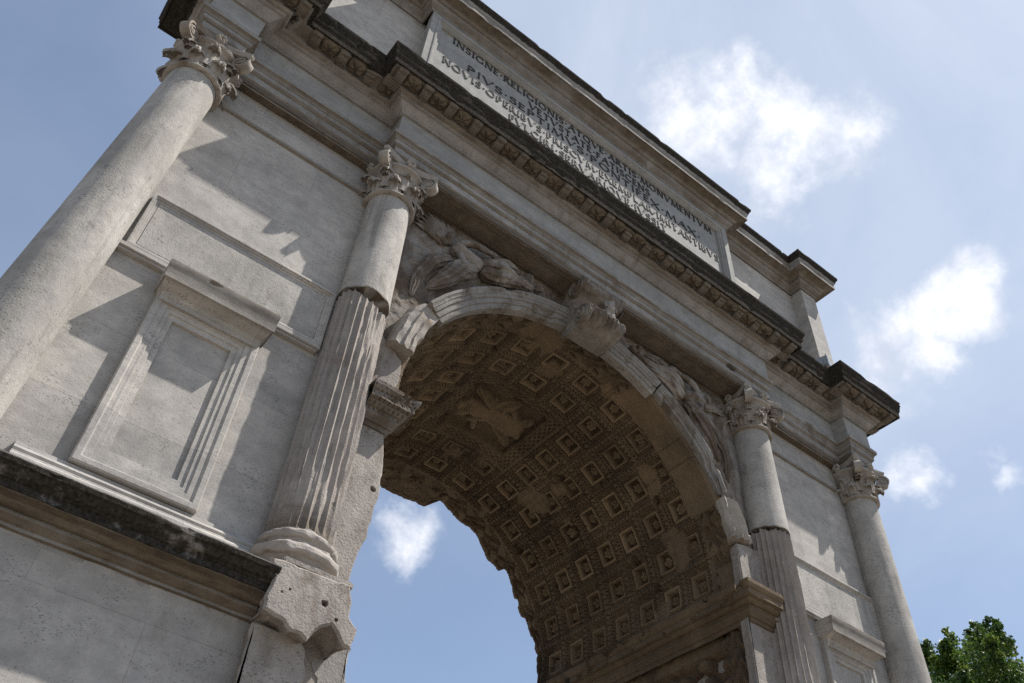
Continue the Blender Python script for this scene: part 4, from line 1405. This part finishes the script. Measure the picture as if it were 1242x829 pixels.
def shaft_grid(cx, cy, z0, z1, ra, rb, flutes, seed, lean=0.0, top_fn=None, bot_fn=None, n=192, cap=True, nz=None, wear=1.0):
    nz = nz or max(8, int((z1 - z0) / 0.045))
    th = np.linspace(0, 2 * math.pi, n, endpoint=False)
    t = np.linspace(0, 1, nz)
    T, Q = np.meshgrid(th, t, indexing='ij')
    zt = z1 + (top_fn(th) if top_fn else 0 * th)
    zb = z0 + (bot_fn(th) if bot_fn else 0 * th)
    Z = zb[:, None] * (1 - Q) + zt[:, None] * Q
    r = ra + (rb - ra) * Q
    P = np.stack([np.cos(T), np.sin(T), Z * 0.6 + seed], -1).reshape(-1, 3)
    wn = fbm(P, 2.2, 4, seed).reshape(T.shape)
    if flutes:
        c = np.abs(np.sin(T * 12))
        prof = np.clip((c - 0.17) / 0.83, 0, 1) ** 0.5
        w = np.clip((wn - 0.55) / 0.12, 0, 1)
        low = np.clip((0.045 - Q) / 0.03, 0, 1)
        r = r - 0.040 * prof * (1 - 0.7 * w * wear) * (1 - 0.6 * low) - 0.012 * w * wear
        r = r + (fbm(P * np.array([3, 3, 1]), 7, 4, seed + 5).reshape(T.shape) - 0.5) * 0.030 * wear
    else:
        r = r + (fbm(P, 4, 4, seed + 5).reshape(T.shape) - 0.5) * 0.006
    G = np.stack([cx + r * np.cos(T), cy + r * np.sin(T), Z], -1)
    LN_ = lean
    # underside / top caps
    c0 = G[:, :1] * 1.0; c0 = np.concatenate([c0 * 0 + np.array([cx, cy, 0]) + (c0 - np.array([cx, cy, 0])) * np.array([k, k, 1]) for k in (0.0, 0.5, .93)], 1)
    c1 = G[:, -1:] * 1.0; c1 = np.concatenate([c1 * 0 + np.array([cx, cy, 0]) + (c1 - np.array([cx, cy, 0])) * np.array([k, k, 1]) for k in (.96, 0.5, 0.0)], 1)
    c0[:, :, 2] += np.array([0.0, 0.0, -0.004]) + 0.02
    G = np.concatenate([c0, G, c1], 1)
    G[..., 0] += LN_ * (z1 - G[..., 2]) / (z1 - z0)
    return G


def build_column(x, inner, seed):
    if inner:
        def top(th):
            P = np.stack([np.cos(th) * 2, np.sin(th) * 2, th * 0 + seed], 1)
            base = (vn(P, 1.6, seed) - 0.5) * 0.10
            if x < 0:
                base = base - 0.03 - 0.16 * np.clip(np.cos(th - R_(-62)), 0, 1) ** 2
            return base
        G = shaft_grid(x, YC, 3.56, ZBK - 0.02, 0.312, 0.298, True, seed, top_fn=top, wear=1.2 if x < 0 else .8)
        mb = MB(); mb.grid(G, True, False)
        c = mb.obj('column', M['flute'], ARCH, 50, attrs=lambda V: {'crust': np.clip((fbm(V, 4, 3, seed) - .66) * 3, 0, 1), 'warm': np.clip(np.clip((4.05 - V[:, 2]) / .5, 0, 1) * .5 + .25 * (fbm(V, 1.5, 3, 2) > .5), 0, 1)})
        G = shaft_grid(x, YC, ZBK, ZN, 0.303 if x < 0 else 0.298, 0.280, False, seed + 3, bot_fn=lambda th: (vn(np.stack([np.cos(th) * 2, np.sin(th) * 2, th * 0], 1), 1.5, seed) - 0.5) * 0.05)
        mb = MB(); mb.grid(G, True, False)
        mb.obj('drum', M['travcol'], c, 50, attrs=lambda V: {'crust': np.zeros(len(V)), 'warm': np.clip((6.81 - V[:, 2]) / .03, 0, 1) * .8})
    else:
        G = shaft_grid(x, YC, 3.45, ZN, 0.306 if x < 0 else .318, 0.280, False, seed + 3, lean=-0.14 if x < 0 else 0.0)
        mb = MB(); mb.grid(G, True, False)
        c = mb.obj('column', M['travcol'], ARCH, 50)
    V, F = capital_geo(seed)
    V = V + np.array([x, YC, ZN])
    mk('capital', V, F, M['marble'], c, 40, attrs={'crust': np.clip((fbm(V, 6, 3, 3) - .66) * 3, 0, 1), 'warm': np.clip((fbm(V, 5, 3, 8) - .4) * 1.6, 0, 1)})
    # attic base on a plinth
    zb_ = 0.0 if inner else -0.12
    sb_ = 1.0 if inner else 0.93
    pr = [(0.28, 3.60), (0.325, 3.59), (0.335, 3.565), (0.352, 3.56), (0.366, 3.54), (0.366, 3.51), (0.355, 3.49), (0.34, 3.485), (0.335, 3.46), (0.35, 3.45), (0.35, 3.435), (0.375, 3.43), (0.395, 3.405), (0.395, 3.36), (0.38, 3.335), (0.35, 3.32), (0.3, 3.24)]
    bx_ = x + (-0.14 if (not inner and x < 0) else 0.0)
    pr = [(a_ * sb_, b_ + zb_) for a_, b_ in pr]
    G, _ = lathe(densify(pr, 0.012), 96, bx_, YC)
    mb = MB(); mb.grid(G, True, False)
    if not (inner and x < 0):
        mb.box(bx_ - 0.37, bx_ + 0.37, YC - 0.39, YC + 0.39, 3.11, 3.27 + zb_ * .6, 0.01, jit=.01)
    mb.obj('base', M['flute'] if inner else M['travcol'], c, 50, jit=0.06 if inner else 0.006, jscale=10, seed=seed)
    return c


build_column(-XO, False, 11)
build_column(-XI, True, 4)
build_column(XI, True, 23)
build_column(XO, False, 37)


# ------------------------------------------------------------------ bays between the columns
def bays():
    for sx in (-1, 1):
        def bx(mb, x0, x1, *a, **k):
            x0, x1 = (x0, x1) if sx < 0 else (-x1, -x0)
            mb.box(x0, x1, *a, **k)
        mb = MB()
        bx(mb, -6.0, -3.4, -0.035, 0.02, 8.785, 8.825, 0.008)
        bx(mb, -6.0, -3.4, -0.018, 0.02, 8.825, 8.86, 0.006)
        mb.obj('string_course', M['trav'], ARCH, jit=0.003, attrs=lambda V: {'crust': np.zeros(len(V)), 'warm': np.full(len(V), 0.55)})
        # sunk tablet with moulded frame
        xa, xb = (-5.83, -3.70) if sx < 0 else (3.70, 5.83)
        mb = MB()
        frame_rect(mb, xa, xb, 5.96, 6.80, [(0, 0.01), (0, -0.075), (0.010, -0.078), (0.028, -0.075), (0.03, -0.058), (0.05, -0.056), (0.054, -0.04), (0.082, -0.036), (0.088, 0.01)])
        tb = mb.obj('tablet', M['trav'], ARCH, 30, jit=0.003)
        mb = MB()
        mb.box(xa + 0.085, xb - 0.085, -0.038, 0.02, 6.04, 6.715, 0.004)
        mb.obj('tablet_face', M['travcol'], tb)
        # ledge and hood
        mb = MB()
        bx(mb, -5.90, -3.70, -0.085, 0.02, 5.90, 5.955, 0.006)
        bx(mb, -5.88, -3.72, -0.06, 0.02, 5.87, 5.90, 0.006)
        mb.obj('ledge', M['trav'], ARCH, jit=0.003)
        # blind window
        mb = MB()
        wx0, wx1 = (-5.36, -4.29) if sx < 0 else (4.29, 5.36)
        frame_rect(mb, wx0, wx1, 3.565, 5.60, [(0, 0.02), (0, -0.07), (0.012, -0.085), (0.06, -0.085), (0.075, -0.068), (0.13, -0.066), (0.135, -0.052), (0.175, -0.05), (0.18, -0.034), (0.235, -0.030), (0.245, 0.045), (0.25, 0.045)], 0.2)
        w = mb.obj('blind_window', M['trav'], ARCH, 30, jit=0.006)
        mb = MB()
        # the hood: moulded cornice across the head of the window
        pr = [(0.0, 5.49), (-0.10, 5.49), (-0.105, 5.53), (-0.12, 5.54), (-0.13, 5.585), (-0.145, 5.59), (-0.265, 5.63), (-0.27, 5.615), (-0.28, 5.62), (-0.285, 5.74), (-0.29, 5.75), (-0.305, 5.80), (-0.305, 5.835), (0.0, 5.865)]
        rows = []
        x0, x1 = wx0 - 0.045, wx1 + 0.045
        ex = [(-1, 0)] + [(0, t) for t in np.linspace(0, 1, 14)] + [(1, 1)]
        P = []
        for y, z in pr:
            P.append((y, z))
        G = []
        cx_ = (x0 + x1) / 2
        hw = (x1 - x0) / 2
        mo = 0.305
        # mitred return: plan offset scales with projection
        for kind, t in ex:
            row = []
            for y, z in pr:
                half = hw - (mo - abs(y)) * 0.35
                if kind == -1:
                    row.append((cx_ - half, 0.0, z))
                elif kind == 1:
                    row.append((cx_ + half, 0.0, z))
                else:
                    row.append((cx_ - half + 2 * half * t, y, z))
            G.append(row)
        mb.grid(np.array(G))
        mb.obj('hood', M['trav'], w, 30, jit=0.006, attrs=lambda V: {'crust': np.clip((fbm(V, 5, 3, 3) - .6) * 3, 0, 1), 'warm': np.clip((-V[:, 1] - .15) * 6, 0, 1) * .62})
        mb = MB()
        mb.box(wx0 + .24, wx1 - .24, 0.028, 0.06, 3.6, 5.4, 0)
        # niche floor stands a little behind the wall face: wall is cut by the frame only in look, so keep it just proud of the wall
        for o in ():
            pass


bays()


# ------------------------------------------------------------------ base course, podium and its cornice
def podium():
    # stepped base course under the wall panels
    for sx in (-1, 1):
        x0, x1 = (-5.75, -3.62) if sx < 0 else (3.62, 5.75)
        path = [(x0, 0.0), (x1, 0.0)]
        sweep('base_course', path, [(0.0, 3.565), (0.03, 3.555), (0.035, 3.51), (0.045, 3.505), (0.085, 3.49), (0.098, 3.465), (0.085, 3.44), (0.10, 3.435), (0.105, 3.405), (0.14, 3.395), (0.165, 3.37), (0.17, 3.33), (0.155, 3.31), (0.185, 3.30), (0.19, 3.24), (0.225, 3.23), (0.23, 3.09)],
              M['trav'], ARCH, closed=False, step=0.12, pstep=0.012, amp=0.003, chip=0.008, seed=22)
    pr = [(0.0, 2.74), (0.0, 2.775), (0.03, 2.78), (0.03, 2.81), (0.045, 2.815), (0.085, 2.85), (0.09, 2.855), (0.075, 2.86), (0.075, 2.885), (0.11, 2.89), (0.145, 2.915), (0.15, 2.93), (0.25, 2.94), (0.25, 2.925), (0.265, 2.925), (0.265, 2.985), (0.285, 2.99), (0.285, 3.005), (0.31, 3.01), (0.335, 3.04), (0.34, 3.06), (0.365, 3.065), (0.372, 3.11), (0.0, 3.13), (-0.35, 3.13)]

    def att(V, off):
        z = V[:, 2]
        cr = np.clip((off - 0.20) / 0.05, 0, 1) * (0.62 + .5 * (fbm(V, 5, 3, 8) - .4)) * (z < 3.109) * (z > 2.9)
        return {'crust': cr, 'warm': np.clip((z - 2.74) / .04, 0, 1) * np.clip(.45 + .4 * sweep.under + (fbm(V, 1.5, 3, 3) - .5) * .8 - cr, 0, .95)}
    sweep('podium_cornice', [(-6.5, 3.0), (-6.5, -0.19), (-3.62, -0.19)], pr, M['entab'], ARCH, closed=False, step=0.05, pstep=0.012, amp=0.004, chip=0.018, seed=31, attrs=att)
    sweep('podium_cornice', [(3.62, -0.19), (6.5, -0.19), (6.5, 3.0)], pr, M['entab'], ARCH, closed=False, step=0.07, pstep=0.02, amp=0.004, chip=0.02, seed=33, attrs=att)
    mb = MB()
    mb.box(-6.5, -3.60, -0.19, 4.6, GZ, 2.86, 0.01)
    mb.obj('podium', M['trav'], ARCH)
    mb = MB()
    mb.box(3.62, 6.5, -0.19, 4.6, GZ, 2.86, 0.01)
    mb.obj('podium', M['trav'], ARCH)
    # original marble block under the left inner column, broken off below
    ol = [(-3.72, 3.19), (-3.3, 3.215), (-2.974, 3.221), (-2.945, 3.089), (-2.944, 2.941), (-2.855, 2.888), (-2.858, 2.794), (-2.892, 2.705), (-2.954, 2.71), (-2.999, 2.778), (-3.086, 2.83), (-3.175, 2.768), (-3.227, 2.68), (-3.257, 2.628), (-3.322, 2.658), (-3.41, 2.667), (-3.475, 2.725), (-3.583, 2.731), (-3.67, 2.746), (-3.674, 2.856), (-3.649, 2.966), (-3.644, 3.027), (-3.676, 3.087)]
    ragged_slab('pedestal_block', ol, -0.52, 0.3, M['rough'], step=0.025, jit=0.022, seed=14, bev=0.02, jitb=0.06, holes=((-3.182, 2.98, .032), (-3.494, 2.98, .012), (-3.554, 2.935, .011), (-3.055, 2.885, .018)))
    mb = MB()
    mb.box(-3.60, -2.955, -0.50, 0.2, 3.20, 3.262, 0.012, nseg=.08, jit=.02)
    mb.obj('pedestal_block', M['rough'], ARCH)
    ol = [(-3.66, GZ), (-3.655, 2.72), (-3.33, 2.73), (-3.25, 2.72), (-3.17, 2.64), (-3.145, 2.58), (-3.10, 2.41), (-3.06, 2.2), (-3.03, 1.8), (-3.0, GZ)]
    ragged_slab('pedestal_block', ol, -0.35, 0.3, M['rough'], step=0.03, jit=0.018, seed=19, bev=0.02)
    ol = [(-3.2, 2.86), (-3.13, 2.72), (-3.05, 2.64), (-2.97, 2.5), (-2.93, 2.3), (-2.88, 1.9), (-2.72, 1.9), (-2.70, 2.4), (-2.69, 2.7), (-2.66, 2.93), (-2.8, 3.0)]
    ragged_slab('pedestal_block', ol, -0.14, 0.3, M['entab'], step=0.03, jit=0.05, seed=29, bev=0.03, jitb=0.08)
    ol = [(3.66, GZ), (2.9, GZ), (2.9, 3.24), (3.66, 3.24)]
    ragged_slab('pedestal_block', ol, -0.5, 0.3, M['rough'], seed=44)


podium()


# ------------------------------------------------------------------ imposts
def imposts():
    pr = [(0.0, 5.20), (0.02, 5.20), (0.025, 5.255), (0.045, 5.26), (0.05, 5.285), (0.085, 5.325), (0.09, 5.345), (0.075, 5.35), (0.08, 5.40), (0.11, 5.405), (0.15, 5.435), (0.155, 5.45), (0.145, 5.455), (0.20, 5.465), (0.20, 5.535), (0.19, 5.54), (0.215, 5.56), (0.235, 5.595), (0.24, 5.645), (0.0, 5.66)]

    def beads(V, off):
        return {'crust': np.clip((V[:, 2] - 5.42) / .1, 0, 1) * .5, 'warm': np.full(len(V), .5)}
    # right: front return, then deep along the passage
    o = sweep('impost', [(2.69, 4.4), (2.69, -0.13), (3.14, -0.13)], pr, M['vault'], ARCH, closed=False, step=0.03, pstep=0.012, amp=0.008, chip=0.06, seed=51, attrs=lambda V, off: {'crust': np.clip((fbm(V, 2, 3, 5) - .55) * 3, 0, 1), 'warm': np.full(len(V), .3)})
    # left: the broken stub at the corner
    o = sweep('impost', [(-3.12, -0.13), (-2.80, -0.13), (-2.80, 0.05)], pr, M['relief'], ARCH, closed=False, step=0.012, pstep=0.012, amp=0.012, chip=0.04, seed=57, attrs=lambda V, off: {'crust': np.clip((np.sin(V[:, 0] * 110) * np.sin(V[:, 2] * 75) * .35 + .35), 0, 1) * (V[:, 2] > 5.36), 'warm': np.full(len(V), .5)})


imposts()


def passage_relief():
    # right wall of the passage below the impost: worn procession relief between a carved corner strip and the back
    ny, nz = 300, 230
    ys = np.linspace(0.0, 4.4, ny); zs = np.linspace(1.8, 5.24, nz)
    Y, Z = np.meshgrid(ys, zs, indexing='ij')
    caps = []
    rs = np.random.RandomState(5)
    for k in range(11):
        y = 0.75 + k * 0.33 + rs.rand() * .1
        zt = 4.75 + rs.rand() * .25
        caps += [(y, zt, y + .02, zt - .03, .10, .10, .20), (y, zt - .28, y + .03, zt - .75, .15, .14, .19, 2), (y - .05, zt - .8, y - .08, zt - 1.6, .11, .09, .15, 2), (y + .1, zt - .8, y + .14, zt - 1.6, .11, .08, .13, 2),
                 (y, zt - .3, y + .22, zt - .1 + rs.rand() * .3, .06, .05, .15)]
    H = caps_height(Y, Z, caps)
    P = np.stack([Y, Z, Y * 0], -1).reshape(-1, 3)
    n = fbm(P, 3, 4, 61).reshape(Y.shape); n2 = fbm(P, 11, 4, 62).reshape(Y.shape)
    H = H * (.7 + .6 * n) + (n2 - .5) * .08
    # corner strip
    st = Y < 0.42
    scr = 0.05 * np.sin(Z * 24 + 2 * np.sin(Y * 30)) * np.sin(Y * 20) + .16
    H = np.where(st, scr + (n2 - .5) * .10, H)
    edge = (Y > 0.42) & (Y < 0.50)
    H = np.where(edge, -0.04, H)
    top = Z > 5.06
    H = np.where(top & ~st, .14 + (n2 - .5) * .05, H)
    for (hy, hz, hr) in ((.95, 4.78, .17), (1.9, 4.45, .15), (.62, 4.95, .09), (3.0, 4.7, .12)):
        d = np.hypot(Y - hy, Z - hz)
        H = H - 0.35 * np.clip((hr - d) / .05, 0, 1)
    G = np.stack([2.90 - H, Y, Z], -1)
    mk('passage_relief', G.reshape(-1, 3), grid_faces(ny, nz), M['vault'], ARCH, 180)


passage_relief()


# ------------------------------------------------------------------ floodlight on the cornice
def floodlight():
    e = bpy.data.objects.new('floodlight', None)
    COL.objects.link(e)
    e.location = (5.36, -0.62, 10.95)
    e.rotation_euler = (0, 0, R_(20))
    e['label'] = 'small square floodlight with a metal housing on top of the main cornice'
    e['category'] = 'floodlight'
    mb = MB()
    mb.box(-0.14, 0.14, -0.09, 0.09, 0.10, 0.34, 0.012)
    mb.box(-0.16, 0.16, -0.105, -0.085, 0.08, 0.36, 0.006)
    for i in range(6):
        mb.box(-0.12 + i * .045, -0.11 + i * .045, 0.09, 0.13, 0.12, 0.32, 0.002)
    mb.obj('housing', M['lampmetal'], e, 30)
    mb = MB()
    mb.box(-0.13, 0.13, -0.112, -0.1055, 0.11, 0.33, 0.003)
    mb.obj('glass', M['glass'], e, 30)
    mb = MB()
    for s in (-1, 1):
        mb.box(s * .17 - .008, s * .17 + .008, -0.02, 0.02, 0.0, 0.24, 0.003)
    mb.box(-.178, .178, -0.02, 0.02, -0.012, 0.004, 0.003)
    mb.obj('bracket', M['lampmetal'], e, 30)


floodlight()


# ------------------------------------------------------------------ ground
def ground():
    n = 90
    xs = np.linspace(-1, 1, n); xs = np.sign(xs) * np.abs(xs) ** 2.2 * 900
    X, Y = np.meshgrid(xs, xs, indexing='ij')
    P = np.stack([X, Y, X * 0], -1).reshape(-1, 3)
    Z = GZ + (fbm(P, 0.05, 3, 2).reshape(X.shape) - 0.5) * 0.0
    G = np.stack([X, Y, Z], -1)
    o = mk('ground', G.reshape(-1, 3), grid_faces(n, n), M['ground'], None, 180)
    o['kind'] = 'structure'


ground()


# ------------------------------------------------------------------ trees behind the right flank
def leaf_mat():
    m = bpy.data.materials.new('leaves')
    m.use_nodes = True
    nt = m.node_tree
    N, L = nt.nodes, nt.links
    bs = N['Principled BSDF']
    bs.inputs['Roughness'].default_value = 0.5
    bs.inputs['Specular IOR Level'].default_value = 0.3
    at = N.new('ShaderNodeAttribute'); at.attribute_name = 'tint'
    cr = N.new('ShaderNodeValToRGB')
    cr.color_ramp.elements[0].color = (0.022, 0.048, 0.012, 1)
    cr.color_ramp.elements[1].color = (0.20, 0.26, 0.035, 1)
    e = cr.color_ramp.elements.new(0.5); e.color = (0.065, 0.12, 0.022, 1)
    L.new(at.outputs['Fac'], cr.inputs[0])
    L.new(cr.outputs[0], bs.inputs['Base Color'])
    tr = N.new('ShaderNodeBsdfTranslucent')
    L.new(cr.outputs[0], tr.inputs['Color'])
    mx = N.new('ShaderNodeMixShader'); mx.inputs[0].default_value = 0.35
    out = N['Material Output']
    L.new(bs.outputs[0], mx.inputs[1]); L.new(tr.outputs[0], mx.inputs[2]); L.new(mx.outputs[0], out.inputs[0])
    return m


LEAF = leaf_mat()


def tree(x, y, H, R, seed, label):
    rs = np.random.RandomState(seed)
    e = bpy.data.objects.new('tree', None)
    COL.objects.link(e)
    e.location = (x, y, GZ)
    e['label'] = label
    e['category'] = 'tree'
    e['group'] = 'trees beyond the right flank of the arch'
    mb = MB()
    tips = []

    def tube(pts, r0, r1, n=8):
        pts = np.array(pts, float)
        rows = []
        for i, p in enumerate(pts):
            t = i / (len(pts) - 1)
            d = pts[min(i + 1, len(pts) - 1)] - pts[max(i - 1, 0)]
            d = d / np.linalg.norm(d)
            a = np.cross(d, [0.3, 1, 0.2]); a /= np.linalg.norm(a); b = np.cross(d, a)
            r = r0 + (r1 - r0) * t
            rows.append([p + r * (a * math.cos(q) + b * math.sin(q)) for q in np.linspace(0, 2 * math.pi, n, endpoint=False)])
        mb.grid(np.array(rows), False, True)
    zt = H * 0.45
    tr = [(0, 0, 0), (0.1, 0.05, zt * .4), (-.05, .1, zt * .75), (0, 0, zt), (0.1, 0, H * .75), (.1, .1, H * .93)]
    tube(tr, 0.28, 0.05)
    for k in range(16):
        a = rs.rand() * 6.28
        z0 = H * (0.40 + 0.4 * rs.rand())
        L_ = R * (0.6 + .45 * rs.rand()) * (1 - .4 * max(0, (z0 / H - .6)))
        p0 = np.array([0.03, 0.03, z0])
        d = np.array([math.cos(a), math.sin(a), 0.45 + rs.rand() * .6]); d /= np.linalg.norm(d)
        pts = [p0 + d * L_ * t + np.array([0, 0, .25 * t * t]) + (rs.rand(3) - .5) * .12 for t in (0, .3, .6, 1)]
        tube(pts, 0.10, 0.02, 6)
        tips.append(pts[-1]); tips.append(pts[-2])
    mb.obj('trunk', M['bark'], e, 180)
    # clumps of leaves
    cl = []
    for k in range(210):
        while True:
            p = rs.rand(3) * 2 - 1
            if 0.35 < np.linalg.norm(p) < 1:
                break
        c = np.array([p[0] * R, p[1] * R, H * 0.68 + p[2] * H * 0.30])
        s = 0.32 + 0.38 * rs.rand()
        cl.append((c, s))
    for t in tips:
        cl.append((np.array(t), 0.55))
    for k in range(26):  # upright shoots on top
        a = rs.rand() * 6.28; rr = R * math.sqrt(rs.rand()) * .85
        b = np.array([rr * math.cos(a), rr * math.sin(a), H * (0.68 + .30 * math.sqrt(max(0, 1 - (rr / R) ** 2)))])
        for q in range(4):
            cl.append((b + np.array([(rs.rand() - .5) * .2, (rs.rand() - .5) * .2, q * .20]), 0.24 - .04 * q))
    C, Sz = np.array([c for c, s in cl]), np.array([s for c, s in cl])
    n_each = (Sz / 0.5 * 240).astype(int) + 12
    idx = np.repeat(np.arange(len(cl)), n_each)
    g = rs.randn(len(idx), 3)
    g /= np.linalg.norm(g, axis=1)[:, None]
    rad = rs.rand(len(idx)) ** 0.4
    P = C[idx] + g * (rad * Sz[idx])[:, None] * np.array([1, 1, .8])
    n = len(P)
    d1 = rs.randn(n, 3); d1[:, 2] -= 0.3; d1 /= np.linalg.norm(d1, axis=1)[:, None]
    d2 = np.cross(d1, rs.randn(n, 3)); d2 /= np.linalg.norm(d2, axis=1)[:, None]
    nn = np.cross(d1, d2)
    Lf = (0.075 + .05 * rs.rand(n))[:, None]; Wf = Lf * 0.42
    V = np.stack([P, P + d1 * Lf * .5 + d2 * Wf + nn * Lf * .12, P + d1 * Lf, P + d1 * Lf * .5 - d2 * Wf + nn * Lf * .12], 1).reshape(-1, 3)
    F = np.arange(4 * n).reshape(n, 4)
    ctint = rs.rand(len(cl)) * .6
    tint = np.clip(ctint[idx] + rs.rand(n) * .4, 0, 1)
    mk('crown', V, F, LEAF, e, 180, attrs={'tint': np.repeat(tint, 4)})


def at(u, v, dist):
    d = pix_dir(u, v)
    k = dist / math.hypot(d.x, d.y)
    return CAM + d * k


p = at(1188, 772, 27); tree(p.x, p.y, p.z - GZ, 2.3, 3, 'tallest green tree with upright shoots just right of the outer column')
p = at(1234, 780, 30); tree(p.x, p.y, p.z - GZ, 3.4, 5, 'dark green tree at the right edge of the view')
p = at(1146, 778, 33); tree(p.x, p.y, p.z - GZ, 2.9, 9, 'lower yellowish tree half hidden behind the outer column')
